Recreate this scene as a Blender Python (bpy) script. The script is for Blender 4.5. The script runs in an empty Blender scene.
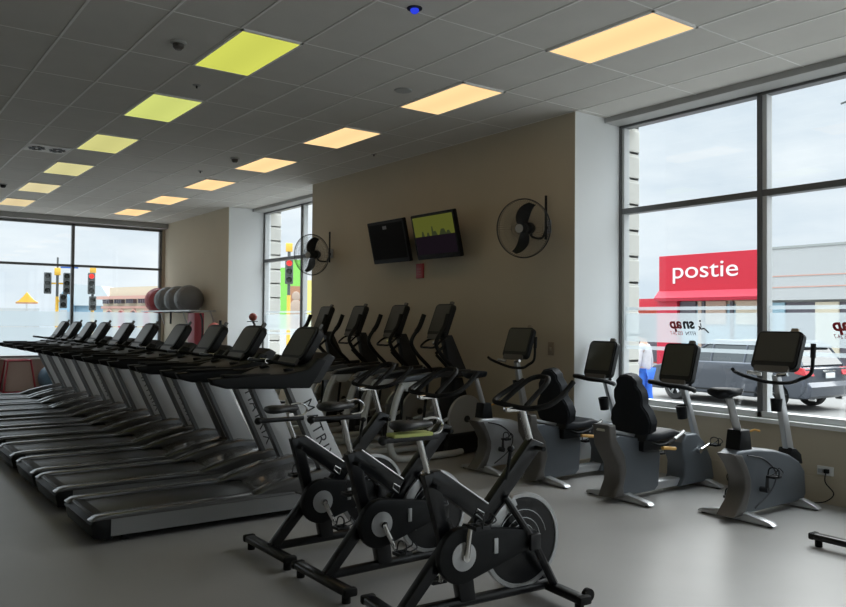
import bpy, bmesh, math, random
from mathutils import Vector, Matrix, Euler
random.seed(7)
PI = math.pi
SC = bpy.context.scene
COL = SC.collection
rad = math.radians

# ------------------------------------------------------------------ camera
F = 789.0; YAW = .6358; PITCH = .0216; ROLL = .0080; HC = 1.75
fv = Vector((math.sin(YAW)*math.cos(PITCH), math.cos(YAW)*math.cos(PITCH), math.sin(PITCH)))
r0 = Vector((math.cos(YAW), -math.sin(YAW), 0)); u0 = r0.cross(fv)
rv = r0*math.cos(ROLL)+u0*math.sin(ROLL); uv = u0*math.cos(ROLL)-r0*math.sin(ROLL)
cd = bpy.data.cameras.new('camera'); cam = bpy.data.objects.new('camera', cd); COL.objects.link(cam)
cd.sensor_width = 36; cd.lens = 36*F/846; cd.clip_end = 400; cd.clip_start = .05
cam.matrix_world = Matrix(((rv.x, uv.x, -fv.x, 0), (rv.y, uv.y, -fv.y, 0), (rv.z, uv.z, -fv.z, HC), (0, 0, 0, 1)))
SC.camera = cam

# ------------------------------------------------------------------ view + sky
vs = SC.view_settings
vs.view_transform = 'Standard'; vs.look = 'None'; vs.gamma = 1; vs.use_curve_mapping = False
vs.exposure = 0.38
SKY = 0.95
w = bpy.data.worlds.new('sky'); SC.world = w; w.use_nodes = True
nt = w.node_tree; nt.nodes.clear()
N = nt.nodes.new; L = nt.links.new
tc = N('ShaderNodeTexCoord'); sep = N('ShaderNodeSeparateXYZ'); L(tc.outputs['Generated'], sep.inputs[0])
mp = N('ShaderNodeMapping'); mp.inputs['Scale'].default_value = (1.3, 1.3, 4.5); L(tc.outputs['Generated'], mp.inputs[0])
nz = N('ShaderNodeTexNoise'); nz.inputs['Scale'].default_value = 2.6; nz.inputs['Detail'].default_value = 6; nz.inputs['Roughness'].default_value = .55
L(mp.outputs[0], nz.inputs['Vector'])
cr = N('ShaderNodeValToRGB'); e = cr.color_ramp.elements
e[0].position = .34; e[0].color = (.60, .69, .77, 1); e[1].position = .66; e[1].color = (.84, .89, .92, 1)
L(nz.outputs['Fac'], cr.inputs[0])
zr = N('ShaderNodeMapRange'); zr.inputs['From Min'].default_value = .33; zr.inputs['From Max'].default_value = .85
zr.inputs['To Min'].default_value = 1.0; zr.inputs['To Max'].default_value = 5.0
L(sep.outputs['Z'], zr.inputs['Value'])
mx = N('ShaderNodeVectorMath'); mx.operation = 'SCALE'; L(cr.outputs['Color'], mx.inputs[0]); L(zr.outputs[0], mx.inputs['Scale'])
bg = N('ShaderNodeBackground'); bg.inputs['Strength'].default_value = SKY; L(mx.outputs[0], bg.inputs['Color'])
ow = N('ShaderNodeOutputWorld'); L(bg.outputs[0], ow.inputs['Surface'])

sd = bpy.data.lights.new('overcast_sun', 'SUN'); sd.energy = 3.4; sd.angle = rad(70); sd.color = (1, .98, .95)
so = bpy.data.objects.new('overcast_sun', sd); so.rotation_euler = (rad(-10), rad(50), 0); COL.objects.link(so)

# ------------------------------------------------------------------ materials
def mat(name, col, rough=.5, metal=0.0, spec=.5, noise=0.0, nscale=8.0, bump=0.0, bscale=60.0, coat=0.0):
    m = bpy.data.materials.new(name); m.use_nodes = True
    t = m.node_tree; b = t.nodes['Principled BSDF']
    b.inputs['Base Color'].default_value = (*col, 1); b.inputs['Roughness'].default_value = rough
    b.inputs['Metallic'].default_value = metal; b.inputs['Specular IOR Level'].default_value = spec
    if coat: b.inputs['Coat Weight'].default_value = coat; b.inputs['Coat Roughness'].default_value = .1
    if noise or bump:
        c = t.nodes.new('ShaderNodeTexCoord')
        n = t.nodes.new('ShaderNodeTexNoise'); n.inputs['Scale'].default_value = nscale; n.inputs['Detail'].default_value = 5
        t.links.new(c.outputs['Object'], n.inputs['Vector'])
        if noise:
            r = t.nodes.new('ShaderNodeMapRange'); r.inputs['To Min'].default_value = 1-noise; r.inputs['To Max'].default_value = 1+noise
            t.links.new(n.outputs['Fac'], r.inputs['Value'])
            s = t.nodes.new('ShaderNodeVectorMath'); s.operation = 'SCALE'; s.inputs[0].default_value = col
            t.links.new(r.outputs[0], s.inputs['Scale']); t.links.new(s.outputs[0], b.inputs['Base Color'])
        if bump:
            n2 = t.nodes.new('ShaderNodeTexNoise'); n2.inputs['Scale'].default_value = bscale; n2.inputs['Detail'].default_value = 4
            t.links.new(c.outputs['Object'], n2.inputs['Vector'])
            bp = t.nodes.new('ShaderNodeBump'); bp.inputs['Strength'].default_value = bump; bp.inputs['Distance'].default_value = .01
            t.links.new(n2.outputs['Fac'], bp.inputs['Height']); t.links.new(bp.outputs[0], b.inputs['Normal'])
    return m

def emis(name, col, strength=1.0, stripes=0.0):
    m = bpy.data.materials.new(name); m.use_nodes = True
    t = m.node_tree; t.nodes.clear()
    em = t.nodes.new('ShaderNodeEmission'); em.inputs['Color'].default_value = (*col, 1); em.inputs['Strength'].default_value = strength
    if stripes:   # two fluorescent tubes behind the diffuser sheet
        c = t.nodes.new('ShaderNodeTexCoord'); wv = t.nodes.new('ShaderNodeTexWave'); wv.bands_direction = 'X'
        wv.inputs['Scale'].default_value = .55; wv.inputs['Distortion'].default_value = .4
        t.links.new(c.outputs['Object'], wv.inputs['Vector'])
        r = t.nodes.new('ShaderNodeMapRange'); r.inputs['To Min'].default_value = strength*(1-stripes); r.inputs['To Max'].default_value = strength
        t.links.new(wv.outputs['Fac'], r.inputs['Value']); t.links.new(r.outputs[0], em.inputs['Strength'])
    o = t.nodes.new('ShaderNodeOutputMaterial'); t.links.new(em.outputs[0], o.inputs['Surface'])
    return m

def glassmat(name, gloss=.06, tint=(.95, .97, .97)):
    m = bpy.data.materials.new(name); m.use_nodes = True
    t = m.node_tree; t.nodes.clear()
    a = t.nodes.new('ShaderNodeBsdfTransparent'); a.inputs['Color'].default_value = (*tint, 1)
    g = t.nodes.new('ShaderNodeBsdfGlossy'); g.inputs['Roughness'].default_value = .02
    x = t.nodes.new('ShaderNodeMixShader'); x.inputs[0].default_value = gloss
    o = t.nodes.new('ShaderNodeOutputMaterial')
    t.links.new(a.outputs[0], x.inputs[1]); t.links.new(g.outputs[0], x.inputs[2]); t.links.new(x.outputs[0], o.inputs['Surface'])
    return m

def filmmat(name, clear=.3):
    m = bpy.data.materials.new(name); m.use_nodes = True
    t = m.node_tree; t.nodes.clear()
    a = t.nodes.new('ShaderNodeBsdfTransparent'); a.inputs['Color'].default_value = (.84, .88, .90, 1)
    b = t.nodes.new('ShaderNodeBsdfTranslucent'); b.inputs['Color'].default_value = (.54, .60, .63, 1)
    d = t.nodes.new('ShaderNodeBsdfDiffuse'); d.inputs['Color'].default_value = (.5, .6, .66, 1)
    x = t.nodes.new('ShaderNodeMixShader'); x.inputs[0].default_value = .25
    y = t.nodes.new('ShaderNodeMixShader'); y.inputs[0].default_value = clear
    o = t.nodes.new('ShaderNodeOutputMaterial')
    t.links.new(b.outputs[0], x.inputs[1]); t.links.new(d.outputs[0], x.inputs[2])
    t.links.new(x.outputs[0], y.inputs[1]); t.links.new(a.outputs[0], y.inputs[2]); t.links.new(y.outputs[0], o.inputs['Surface'])
    return m

M = dict(
    beige=mat('beige_wall_paint', (.55, .485, .37), .8, noise=.04, nscale=2, bump=.05),
    white=mat('white_wall_paint', (.82, .84, .84), .7, noise=.02, nscale=2),
    floor=mat('grey_vinyl_floor', (.36, .355, .345), .36, spec=.5, noise=.12, nscale=1.3, bump=.02, bscale=9),
    tile=mat('ceiling_tile', (.68, .66, .62), .9, noise=.06, nscale=3, bump=.15, bscale=90),
    tbar=mat('ceiling_grid_paint', (.9, .89, .86), .5),
    soffit=mat('soffit_paint', (.42, .42, .41), .6),
    alu=mat('dark_window_frame', (.16, .165, .17), .4, .5),
    alus=mat('silver_window_frame', (.62, .64, .64), .4, .1),
    sill=mat('white_sill_paint', (.8, .81, .8), .45),
    glass=glassmat('window_glass'), film=filmmat('frosted_film', .38), film2=filmmat('frosted_film_far', .25),
    pink=mat('pinkish_wall_paint', (.36, .27, .24), .8, noise=.05),
    black=mat('black_plastic', (.008, .009, .010), .5, spec=.25), bezel=mat('dark_bezel_plastic', (.016, .017, .018), .5, spec=.3), blackg=mat('black_gloss_paint', (.005, .0055, .007), .28, spec=.4, coat=.12),
    rubber=mat('black_rubber', (.012, .012, .012), .7, spec=.25), pad=mat('black_vinyl_pad', (.006, .008, .012), .55, spec=.3, bump=.1, bscale=120),
    char=mat('charcoal_plastic', (.035, .037, .040), .45, spec=.35), steelgrey=mat('grey_metallic_plastic', (.115, .13, .147), .36, .3, noise=.03),
    silver=mat('silver_paint', (.52, .53, .54), .3, .55), mast=mat('silver_mast_paint', (.66, .67, .68), .36, .2),
    mastin=mat('grey_mast_paint', (.17, .175, .18), .4, .3),
    chrome=mat('chrome', (.75, .75, .74), .12, 1.0), deckside=mat('deck_side_panel', (.28, .285, .285), .35, .4),
    rail=mat('side_rail_plastic', (.115, .115, .115), .2, .15, coat=.35), belt=mat('running_belt', (.03, .03, .031), .38, noise=.1, nscale=30),
    hood=mat('motor_hood_plastic', (.10, .10, .10), .22, .1, coat=.3),
    screen=mat('dark_screen_glass', (.055, .053, .043), .3, spec=.5), key=mat('console_keypad', (.10, .09, .08), .4),
    tan=mat('tan_tab', (.32, .26, .19), .5), bronze=mat('bronze_grey_plastic', (.115, .108, .10), .38, .3),
    yellow=mat('yellow_foam', (.62, .68, .22), .7), letter=mat('dark_lettering', (.03, .03, .035), .5), wlet=mat('white_lettering', (.85, .8, .8), .5),
    red=mat('red_paint', (.45, .04, .05), .5), redpanel=mat('dark_red_panel', (.33, .035, .05), .45),
    ballg=mat('grey_ball_vinyl', (.16, .165, .17), .35, noise=.08), ballr=mat('red_ball_vinyl', (.38, .05, .06), .4), ballb=mat('blue_ball_vinyl', (.07, .13, .19), .4),
    medr=mat('red_leather', (.45, .12, .10), .5), medb=mat('blue_leather', (.04, .12, .42), .5),
    orange=mat('orange_light', (.8, .45, .1), .5),
    o_ground=mat('asphalt_road', (.2, .195, .185), .9, noise=.08, nscale=2), o_path=mat('pale_footpath', (.3, .295, .285), .9, noise=.06, nscale=2),
    o_kerb=mat('kerb_concrete', (.62, .62, .6), .8), o_white=mat('white_cladding', (.48, .49, .49), .7), o_quoin=mat('cream_render', (.66, .65, .60), .8, noise=.03),
    o_red=mat('bright_red_cladding', (.56, .012, .035), .5), o_red2=mat('red_canopy_paint', (.55, .018, .05), .5), o_orange=mat('orange_red_cladding', (.75, .10, .05), .6),
    o_cream=mat('cream_plaster', (.62, .55, .42), .8), o_pink=mat('pink_plaster', (.62, .36, .30), .8), o_blue=mat('light_blue_weatherboard', (.30, .47, .60), .7),
    o_roof=mat('pale_metal_roof', (.55, .60, .62), .6), o_dark=mat('dark_shopfront', (.10, .09, .11), .3), o_glass=mat('shopfront_glass', (.25, .38, .45), .15),
    o_tan=mat('tan_column', (.5, .38, .3), .7), o_grey=mat('grey_roof', (.36, .38, .37), .8),
    t_yellow=mat('yellow_pole_paint', (.85, .50, .06), .5), t_grey=mat('signal_head_grey', (.09, .10, .10), .6),
    t_red=emis('lit_red_signal', (.9, .05, .04), 1.2), t_off=mat('unlit_signal_lens', (.03, .035, .03), .3),
    t_blue=mat('blue_street_sign', (.03, .12, .45), .5), green=mat('bright_green_paint', (.25, .65, .10), .6), lime=mat('yellow_poster', (.8, .72, .2), .6), brown=mat('brown_poster', (.45, .22, .12), .6),
    car=mat('dark_grey_car_paint', (.07, .08, .10), .3, .4, coat=.6), carglass=mat('tinted_car_glass', (.03, .04, .045), .08, spec=.8),
    tyre=mat('tyre_rubber', (.025, .025, .025), .8), alloy=mat('alloy_rim', (.6, .61, .62), .3, .7), plate=mat('white_number_plate', (.8, .82, .82), .4),
    tail=mat('red_tail_lamp', (.55, .03, .04), .2, coat=.5),
    skin=mat('skin', (.55, .36, .27), .6), greycloth=mat('pale_grey_cloth', (.52, .5, .53), .9, noise=.2, nscale=14), bluecloth=mat('blue_cloth', (.02, .13, .6), .8),
    hair=mat('dark_hair', (.05, .035, .03), .7),
    tvgreen=emis('television_green_field', (.06, .066, .012), 1), tvdark=emis('television_dark_field', (.006, .004, .006), 1), tvblk=mat('television_screen', (.004, .004, .005), .8, spec=.15),
    tvpic=emis('television_figures', (.02, .025, .01), 1),
    tvcase=mat('television_casing', (.006, .006, .007), .6, spec=.25))
L_ORANGE = emis('warm_ceiling_panel', (.95, .62, .30), 1.0, .1)
L_YEL = [emis('greenish_ceiling_panel', c, .88, .08) for c in
         ((.57, .60, .10), (.57, .62, .17), (.58, .56, .21), (.60, .56, .27), (.66, .58, .33), (.72, .58, .33))]

# ------------------------------------------------------------------ mesh helpers
class MB:
    """collects shapes, with a material slot index each, into one mesh"""
    def __init__(s): s.v = []; s.f = []; s.m = []
    def add(s, vs, fs, mi=0):
        o = len(s.v); s.v += [tuple(v) for v in vs]
        for f in fs: s.f.append([o+i for i in f]); s.m.append(mi)
        return s
    def bm(s, b, mi=0, mtx=None):
        if mtx is not None: bmesh.ops.transform(b, matrix=mtx, verts=b.verts)
        b.verts.index_update(); o = len(s.v)
        s.v += [tuple(v.co) for v in b.verts]
        for f in b.faces: s.f.append([o+v.index for v in f.verts]); s.m.append(mi)
        b.free(); return s
    def box(s, c, d, bev=0.0, rot=(0, 0, 0), mi=0, seg=2):
        b = bmesh.new(); bmesh.ops.create_cube(b, size=1)
        bmesh.ops.scale(b, vec=d, verts=b.verts)
        if bev: bmesh.ops.bevel(b, geom=b.edges[:], offset=bev, segments=seg, affect='EDGES', profile=.5)
        return s.bm(b, mi, Matrix.Translation(c) @ Euler(rot).to_matrix().to_4x4())
    def b2(s, x0, x1, y0, y1, z0, z1, bev=0.0, mi=0):
        return s.box(((x0+x1)/2, (y0+y1)/2, (z0+z1)/2), (abs(x1-x0), abs(y1-y0), abs(z1-z0)), bev, mi=mi)
    def prism(s, pts, y0, y1, bev=0.0, mi=0, seg=2, mtx=None):
        """polygon in x,z extruded along y"""
        b = bmesh.new()
        a = [b.verts.new((p[0], y0, p[1])) for p in pts]; c = [b.verts.new((p[0], y1, p[1])) for p in pts]
        n = len(pts)
        b.faces.new(a); b.faces.new(c[::-1])
        for i in range(n): b.faces.new((a[i], c[i], c[(i+1) % n], a[(i+1) % n]))
        bmesh.ops.recalc_face_normals(b, faces=b.faces)
        if bev:
            es = [e for e in b.edges if abs(e.verts[0].co.y-e.verts[1].co.y) < 1e-6]
            bmesh.ops.bevel(b, geom=es, offset=bev, segments=seg, affect='EDGES', profile=.5)
        return s.bm(b, mi, mtx)
    def tube(s, pts, r, seg=10, closed=False, mi=0, cap=True, sy=1.0):
        P = [Vector(p) for p in pts]; n = len(P)
        R = r if isinstance(r, (list, tuple)) else [r]*n
        T = []
        for i in range(n):
            if closed: t = P[(i+1) % n]-P[i-1]
            else: t = P[min(i+1, n-1)]-P[max(i-1, 0)]
            T.append(t.normalized() if t.length > 1e-9 else Vector((0, 0, 1)))
        up = Vector((0, 0, 1)) if abs(T[0].z) < .9 else Vector((0, 1, 0))
        nx = T[0].cross(up).normalized(); vs = []
        for i in range(n):
            nx = (nx - T[i]*nx.dot(T[i])); nx = nx.normalized() if nx.length > 1e-6 else T[i].orthogonal().normalized()
            ny = T[i].cross(nx)
            for k in range(seg):
                a = 2*PI*k/seg
                vs.append(P[i]+nx*math.cos(a)*R[i]+ny*math.sin(a)*R[i]*sy)
        fs = []
        for i in range(n if closed else n-1):
            j = (i+1) % n
            for k in range(seg):
                l = (k+1) % seg
                fs.append((i*seg+k, i*seg+l, j*seg+l, j*seg+k))
        if cap and not closed:
            fs.append(tuple(range(seg))[::-1]); fs.append(tuple((n-1)*seg+k for k in range(seg)))
        return s.add(vs, fs, mi)
    def cyl(s, a, b, r, seg=16, mi=0, r2=None):
        return s.tube([a, b], [r, r if r2 is None else r2], seg, mi=mi)
    def lathe(s, prof, seg=32, mi=0, mtx=None):
        """profile of (radius, height) spun round z"""
        vs = []; fs = []; n = len(prof)
        for k in range(seg):
            a = 2*PI*k/seg
            for (r, z) in prof: vs.append(Vector((r*math.cos(a), r*math.sin(a), z)))
        for k in range(seg):
            l = (k+1) % seg
            for i in range(n-1): fs.append((k*n+i, l*n+i, l*n+i+1, k*n+i+1))
        if mtx is not None: vs = [mtx @ v for v in vs]
        return s.add(vs, fs, mi)
    def ball(s, c, r, sc=(1, 1, 1), seg=20, mi=0, rot=(0, 0, 0)):
        b = bmesh.new(); bmesh.ops.create_uvsphere(b, u_segments=seg, v_segments=max(8, seg//2), radius=r)
        return s.bm(b, mi, Matrix.Translation(c) @ Euler(rot).to_matrix().to_4x4() @ Matrix.Diagonal((*sc, 1)))
    def rr(s, mt, t_, w, h, r, bev=.012, mi=0):
        """plate with rounded corners: thickness along x, width y, height z"""
        P = []
        for cx, cz, a0 in ((w/2-r, h/2-r, 0), (-w/2+r, h/2-r, 90), (-w/2+r, -h/2+r, 180), (w/2-r, -h/2+r, 270)):
            for k in range(5): a = rad(a0+22.5*k); P.append((cx+r*math.cos(a), cz+r*math.sin(a)))
        b = bmesh.new(); n = len(P)
        a = [b.verts.new((-t_/2, p[0], p[1])) for p in P]; c = [b.verts.new((t_/2, p[0], p[1])) for p in P]
        f1 = b.faces.new(a); f2 = b.faces.new(c[::-1])
        for i in range(n): b.faces.new((a[i], c[i], c[(i+1) % n], a[(i+1) % n]))
        bmesh.ops.recalc_face_normals(b, faces=b.faces)
        if bev: bmesh.ops.bevel(b, geom=list(f1.edges)+list(f2.edges), offset=bev, segments=2, affect='EDGES')
        return s.bm(b, mi, mt)
    def build(s, name, mats, parent=None, smooth=35):
        me = bpy.data.meshes.new(name); me.from_pydata(s.v, [], s.f)
        mats = mats if isinstance(mats, (list, tuple)) else [mats]
        for m in mats: me.materials.append(m)
        me.polygons.foreach_set('material_index', s.m)
        b = bmesh.new(); b.from_mesh(me); bmesh.ops.recalc_face_normals(b, faces=b.faces); b.to_mesh(me); b.free()
        if smooth:
            me.polygons.foreach_set('use_smooth', [True]*len(me.polygons)); me.set_sharp_from_angle(angle=rad(smooth))
        me.update()
        o = bpy.data.objects.new(name, me); COL.objects.link(o)
        if parent: o.parent = parent
        return o

def tag(o, label=None, cat=None, group=None, kind=None):
    if label: o['label'] = label
    if cat: o['category'] = cat
    if group: o['group'] = group
    if kind: o['kind'] = kind
    return o
def thing(name, label, cat, loc=(0, 0, 0), rz=0.0, group=None):
    o = bpy.data.objects.new(name, None); COL.objects.link(o); o.empty_display_size = .1
    o.location = loc; o.rotation_euler = (0, 0, rz); return tag(o, label, cat, group)
def struct(name, mb, m, parent=None, smooth=0):
    o = mb.build(name, m, parent, smooth); o['kind'] = 'structure'; return o
def dup(root, loc=None, rz=None, label=None, group=None):
    kids = [(c, [(g, list(g.children)) for g in c.children]) for c in root.children]
    r = root.copy(); COL.objects.link(r)
    if loc is not None: r.location = loc
    if rz is not None: r.rotation_euler = (0, 0, rz)
    if label: r['label'] = label
    if group: r['group'] = group
    for c, gs in kids:
        d = c.copy(); COL.objects.link(d); d.parent = r
        for g, _ in gs:
            h = g.copy(); COL.objects.link(h); h.parent = d
    return r
def text(name, s, size, m, mtx, parent=None, depth=.003, mirror=False, shear=0.0, bold=0.0, align='CENTER', spacing=1.0, sx=1.0):
    c = bpy.data.curves.new(name, 'FONT'); c.body = s; c.size = size; c.extrude = depth; c.align_x = align; c.align_y = 'CENTER'
    c.shear = shear; c.offset = bold; c.space_character = spacing
    t = bpy.data.objects.new(name, c); COL.objects.link(t)
    bpy.context.view_layer.update()
    me = bpy.data.meshes.new_from_object(t.evaluated_get(bpy.context.evaluated_depsgraph_get()))
    bpy.data.objects.remove(t); me.name = name
    me.transform(mtx @ Matrix.Diagonal((-sx if mirror else sx, 1, 1, 1)))
    if mirror: me.flip_normals()
    me.materials.clear(); me.materials.append(m)
    o = bpy.data.objects.new(name, me); COL.objects.link(o)
    if parent: o.parent = parent
    return o
def frame_mtx(origin, xdir, ydir):
    x = Vector(xdir).normalized(); y = Vector(ydir); y = (y-x*y.dot(x)).normalized(); z = x.cross(y); o = Vector(origin)
    return Matrix(((x.x, y.x, z.x, o.x), (x.y, y.y, z.y, o.y), (x.z, y.z, z.z, o.z), (0, 0, 0, 1)))
def bez(pts, n=8, closed=False):
    """smooth curve through points"""
    P = [Vector(p) for p in pts]; out = []; m = len(P)
    rng = range(m if closed else m-1)
    for i in rng:
        p0 = P[i-1] if (i > 0 or closed) else P[0]; p1 = P[i]; p2 = P[(i+1) % m]; p3 = P[(i+2) % m] if (closed or i+2 < m) else P[m-1]
        for k in range(n):
            t = k/n
            out.append(.5*((2*p1)+(p2-p0)*t+(2*p0-5*p1+4*p2-p3)*t*t+(3*p1-p0-3*p2+p3)*t**3))
    if not closed: out.append(P[-1])
    return out

# ================================================================== ROOM
CZ = 4.25; GX = 2.7221; GY = 6.3459
XT = 6.97; XW = 7.745; YC = 6.43; YE = 12.90; YF = 21.0; XL = -6.0; YB = -3.5
struct('floor', MB().b2(XL-.2, 7.95, YB-.2, YF+.2, -.1, 0), M['floor'])
# ceiling: tile slab with its suspended grid
cb = MB().b2(XL-.2, 8.1, YB-.2, YF+.2, CZ, CZ+.1)
lines = [GX+.6*i for i in range(-14, 3)]+[GX+.054+.6*i for i in range(3, 9)]
for x in lines: cb.b2(x-.011, x+.011, YB, YF, CZ-.006, CZ, mi=1)
j = -8
while GY+1.2*j < YF:
    y = GY+1.2*j
    if y > YB: cb.b2(XL, 7.9, y-.006, y+.006, CZ-.003, CZ, mi=1)
    j += 1
struct('ceiling', cb, [M['tile'], M['tbar']])
# right side: two beige piers with white reveals, low walls below the windows
def pier(y0, y1, x0):
    b = MB(); b.b2(x0, 7.95, y0, y1, 0, CZ, mi=1); b.b2(x0-.004, x0, y0, y1, 0, CZ, mi=0)
    return struct('wall_right', b, [M['beige'], M['white']])
pier(YC, YE, XT)
pier(16.70, YF+.2, 6.93)
for y0, y1 in ((YB, YC), (YE, 16.70)):
    struct('wall_right', MB().b2(XW, 7.95, y0, y1, 0, .72), M['beige'])
    struct('baseboard_right', MB().b2(XW-.015, XW, y0, y1, 0, .25, .003), M['beige'])
    struct('trim_1', MB().b2(XW-.05, 7.95, y0, y1, .72, .765, .006), M['sill'])
    struct('trim_2', MB().b2(7.49, 7.95, y0, y1, 4.185, CZ), M['soffit'])
struct('baseboard_right', MB().b2(XT-.02, XT-.004, YC, YE, 0, .12), M['beige'])
struct('baseboard_right', MB().b2(XT-.004, XW, YC-.015, YC, 0, .12), M['beige'])
struct('wall_left', MB().b2(XL-.2, XL, YB-.2, YF+.2, 0, CZ), M['beige'])
struct('wall_back', MB().b2(XL, 7.95, YB-.2, YB, 0, .74), M['beige'])
struct('wall_back', MB().b2(XL, 7.95, YB-.2, YB, 4.1, CZ), M['beige'])
struct('wall_back', MB().b2(XL, 2.2, YB-.2, YB, .74, 4.1), M['beige'])
struct('wall_back', MB().b2(6.87, 7.95, YB-.2, YB, .74, 4.1), M['beige'])
root = bpy.data.objects.new('window_4', None); COL.objects.link(root); root['kind'] = 'structure'  # unseen window added behind the camera to let in more daylight
f = MB(); xb = [2.2+2.3*i for i in range(3)]
for x in xb: f.b2(x, x+.07, YB-.15, YB-.03, .74, 4.1)
f.b2(2.2, 6.87, YB-.14, YB-.04, 3.02, 3.08); f.build('window_frame', M['alu'], root, 0)
for a in xb[:-1]:
    MB().add([(a+.07, YB-.09, .74), (a+2.3, YB-.09, .74), (a+2.3, YB-.09, 4.1), (a+.07, YB-.09, 4.1)], [(0, 1, 2, 3)]).build('window_pane', M['glass'], root, 0)
struct('wall_far', MB().b2(XL, 6.93, YF, YF+.2, 0, .74), M['pink'])
struct('wall_far', MB().b2(6.86, 6.93, YF, YF+.2, .74, CZ), M['beige'])
struct('wall_far', MB().b2(XL, 6.86, YF, YF+.2, 4.10, CZ), M['soffit'])
struct('trim_3', MB().b2(XL, 6.925, YF-.25, YF, 4.12, CZ), M['soffit'])
struct('trim_4', MB().b2(XL, 6.86, YF-.04, YF+.1, .74, .78, .005), M['sill'])

def window_side(n, y0, y1, mulls, ztr, zt=4.19):
    root = bpy.data.objects.new('window_%d' % n, None); COL.objects.link(root); root['kind'] = 'structure'
    f = MB(); X0, X1 = XW+.02, XW+.14
    for y in [y0+.03]+mulls+[y1-.03]:
        wd = .105 if y in mulls else .07
        f.b2(X0, X1, y, y+wd*.5, .765, zt, .004, mi=0); f.b2(X0+.015, X1, y-wd*.5, y, .765, zt, .004, mi=1)
    f.b2(X0, X1, y0, y1, zt-.035, zt, .004); f.b2(X0+.01, X1, y0, y1, ztr-.035, ztr+.035, .004)
    f.b2(X0, X1, y0, y1, .765, .83, .004, mi=1)
    f.build('window_frame', [M['alu'], M['alus']], root, 0)
    ys = [y0]+mulls+[y1]
    for a, b in zip(ys[:-1], ys[1:]):
        for z0, z1 in ((.8, ztr), (ztr, zt-.04)):
            MB().add([(X0+.07, a+.04, z0), (X0+.07, b-.04, z0), (X0+.07, b-.04, z1), (X0+.07, a+.04, z1)], [(0, 1, 2, 3)]).build('window_pane', M['glass'], root, 0)
        g = MB()
        for z0, z1 in ((1.895, 1.935), (1.515, 1.86), (1.42, 1.465)):
            g.add([(X0+.065, a+.05, z0), (X0+.065, b-.05, z0), (X0+.065, b-.05, z1), (X0+.065, a+.05, z1)], [(0, 1, 2, 3)])
        g.build('frosted_film', M['film'], root, 0)
    return root
w1 = window_side(1, YB, YC, [-1.20, .70, 2.60, 4.545], 3.12)
w2 = window_side(2, YE, 16.70, [14.83], 3.08)
root = bpy.data.objects.new('window_3', None); COL.objects.link(root); root['kind'] = 'structure'
f = MB(); ms = [4.64-2.05*i for i in range(6)]
for x in [6.82]+ms: f.b2(x-.035, x+.035, YF, YF+.1, .78, 4.1, .004)
f.b2(XL, 6.86, YF, YF+.1, 4.05, 4.1); f.b2(XL, 6.86, YF, YF+.1, 3.02, 3.08, .004); f.b2(XL, 6.86, YF, YF+.1, .78, .83, .004)
f.build('window_frame', M['alu'], root, 0)
xs = [6.82]+ms
for a, b in zip(xs[:-1], xs[1:]):
    for z0, z1 in ((.8, 3.05), (3.05, 4.07)):
        MB().add([(a-.03, YF+.05, z0), (b+.03, YF+.05, z0), (b+.03, YF+.05, z1), (a-.03, YF+.05, z1)], [(0, 1, 2, 3)]).build('window_pane', M['glass'], root, 0)
    g = MB()
    for z0, z1 in ((1.54, 1.9), (.84, 1.51)):
        g.add([(a-.04, YF+.045, z0), (b+.04, YF+.045, z0), (b+.04, YF+.045, z1), (a-.04, YF+.045, z1)], [(0, 1, 2, 3)])
    g.build('frosted_film', M['film2'], root, 0)

# window lettering, seen from behind: lower case word over a small line, with a running figure swoosh
def snap_logo(parent, yl, x=XW+.083, s=1.0, cols=('letter', 'red')):
    # yl = left end as seen from inside (large y); letters run mirrored towards smaller y
    zc = 1.735
    mt = lambda y, z: frame_mtx((x, y, z), (0, 1, 0), (0, 0, 1))    # reads correctly from outside (+x side)
    text('window_lettering', 'sn', .165*s, M[cols[0]], mt(yl-.274*s, zc), parent, .001, shear=.25, bold=.006, sx=1.05)
    text('window_lettering', 'ap', .165*s, M[cols[1]], mt(yl-.10*s, zc), parent, .001, shear=.25, bold=.006, sx=1.05)
    text('window_lettering', 'FITN', .06*s, M[cols[0]], mt(yl-.30*s, zc-.11*s), parent, .001, shear=.25, sx=1.1)
    text('window_lettering', 'ESS 24-7', .06*s, M[cols[1]], mt(yl-.11*s, zc-.11*s), parent, .001, shear=.25, sx=.8)
    g = MB(); g.tube(bez([(x, yl-.40*s, zc-.02), (x, yl-.43*s, zc-.055), (x, yl-.47*s, zc-.05), (x, yl-.53*s, zc-.10)], 5), [.002]+[.008]*14+[.002], 6)
    g.tube([(x, yl-.40*s, zc-.07), (x, yl-.43*s, zc-.03), (x, yl-.42*s, zc+.01)], .005, 6); g.ball((x, yl-.415*s, zc+.035), .012, (.2, 1, 1), 8)
    g.build('running_figure_mark', M['letter'], parent)
snap_logo(w1, 5.74); snap_logo(w1, 3.85)

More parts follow.
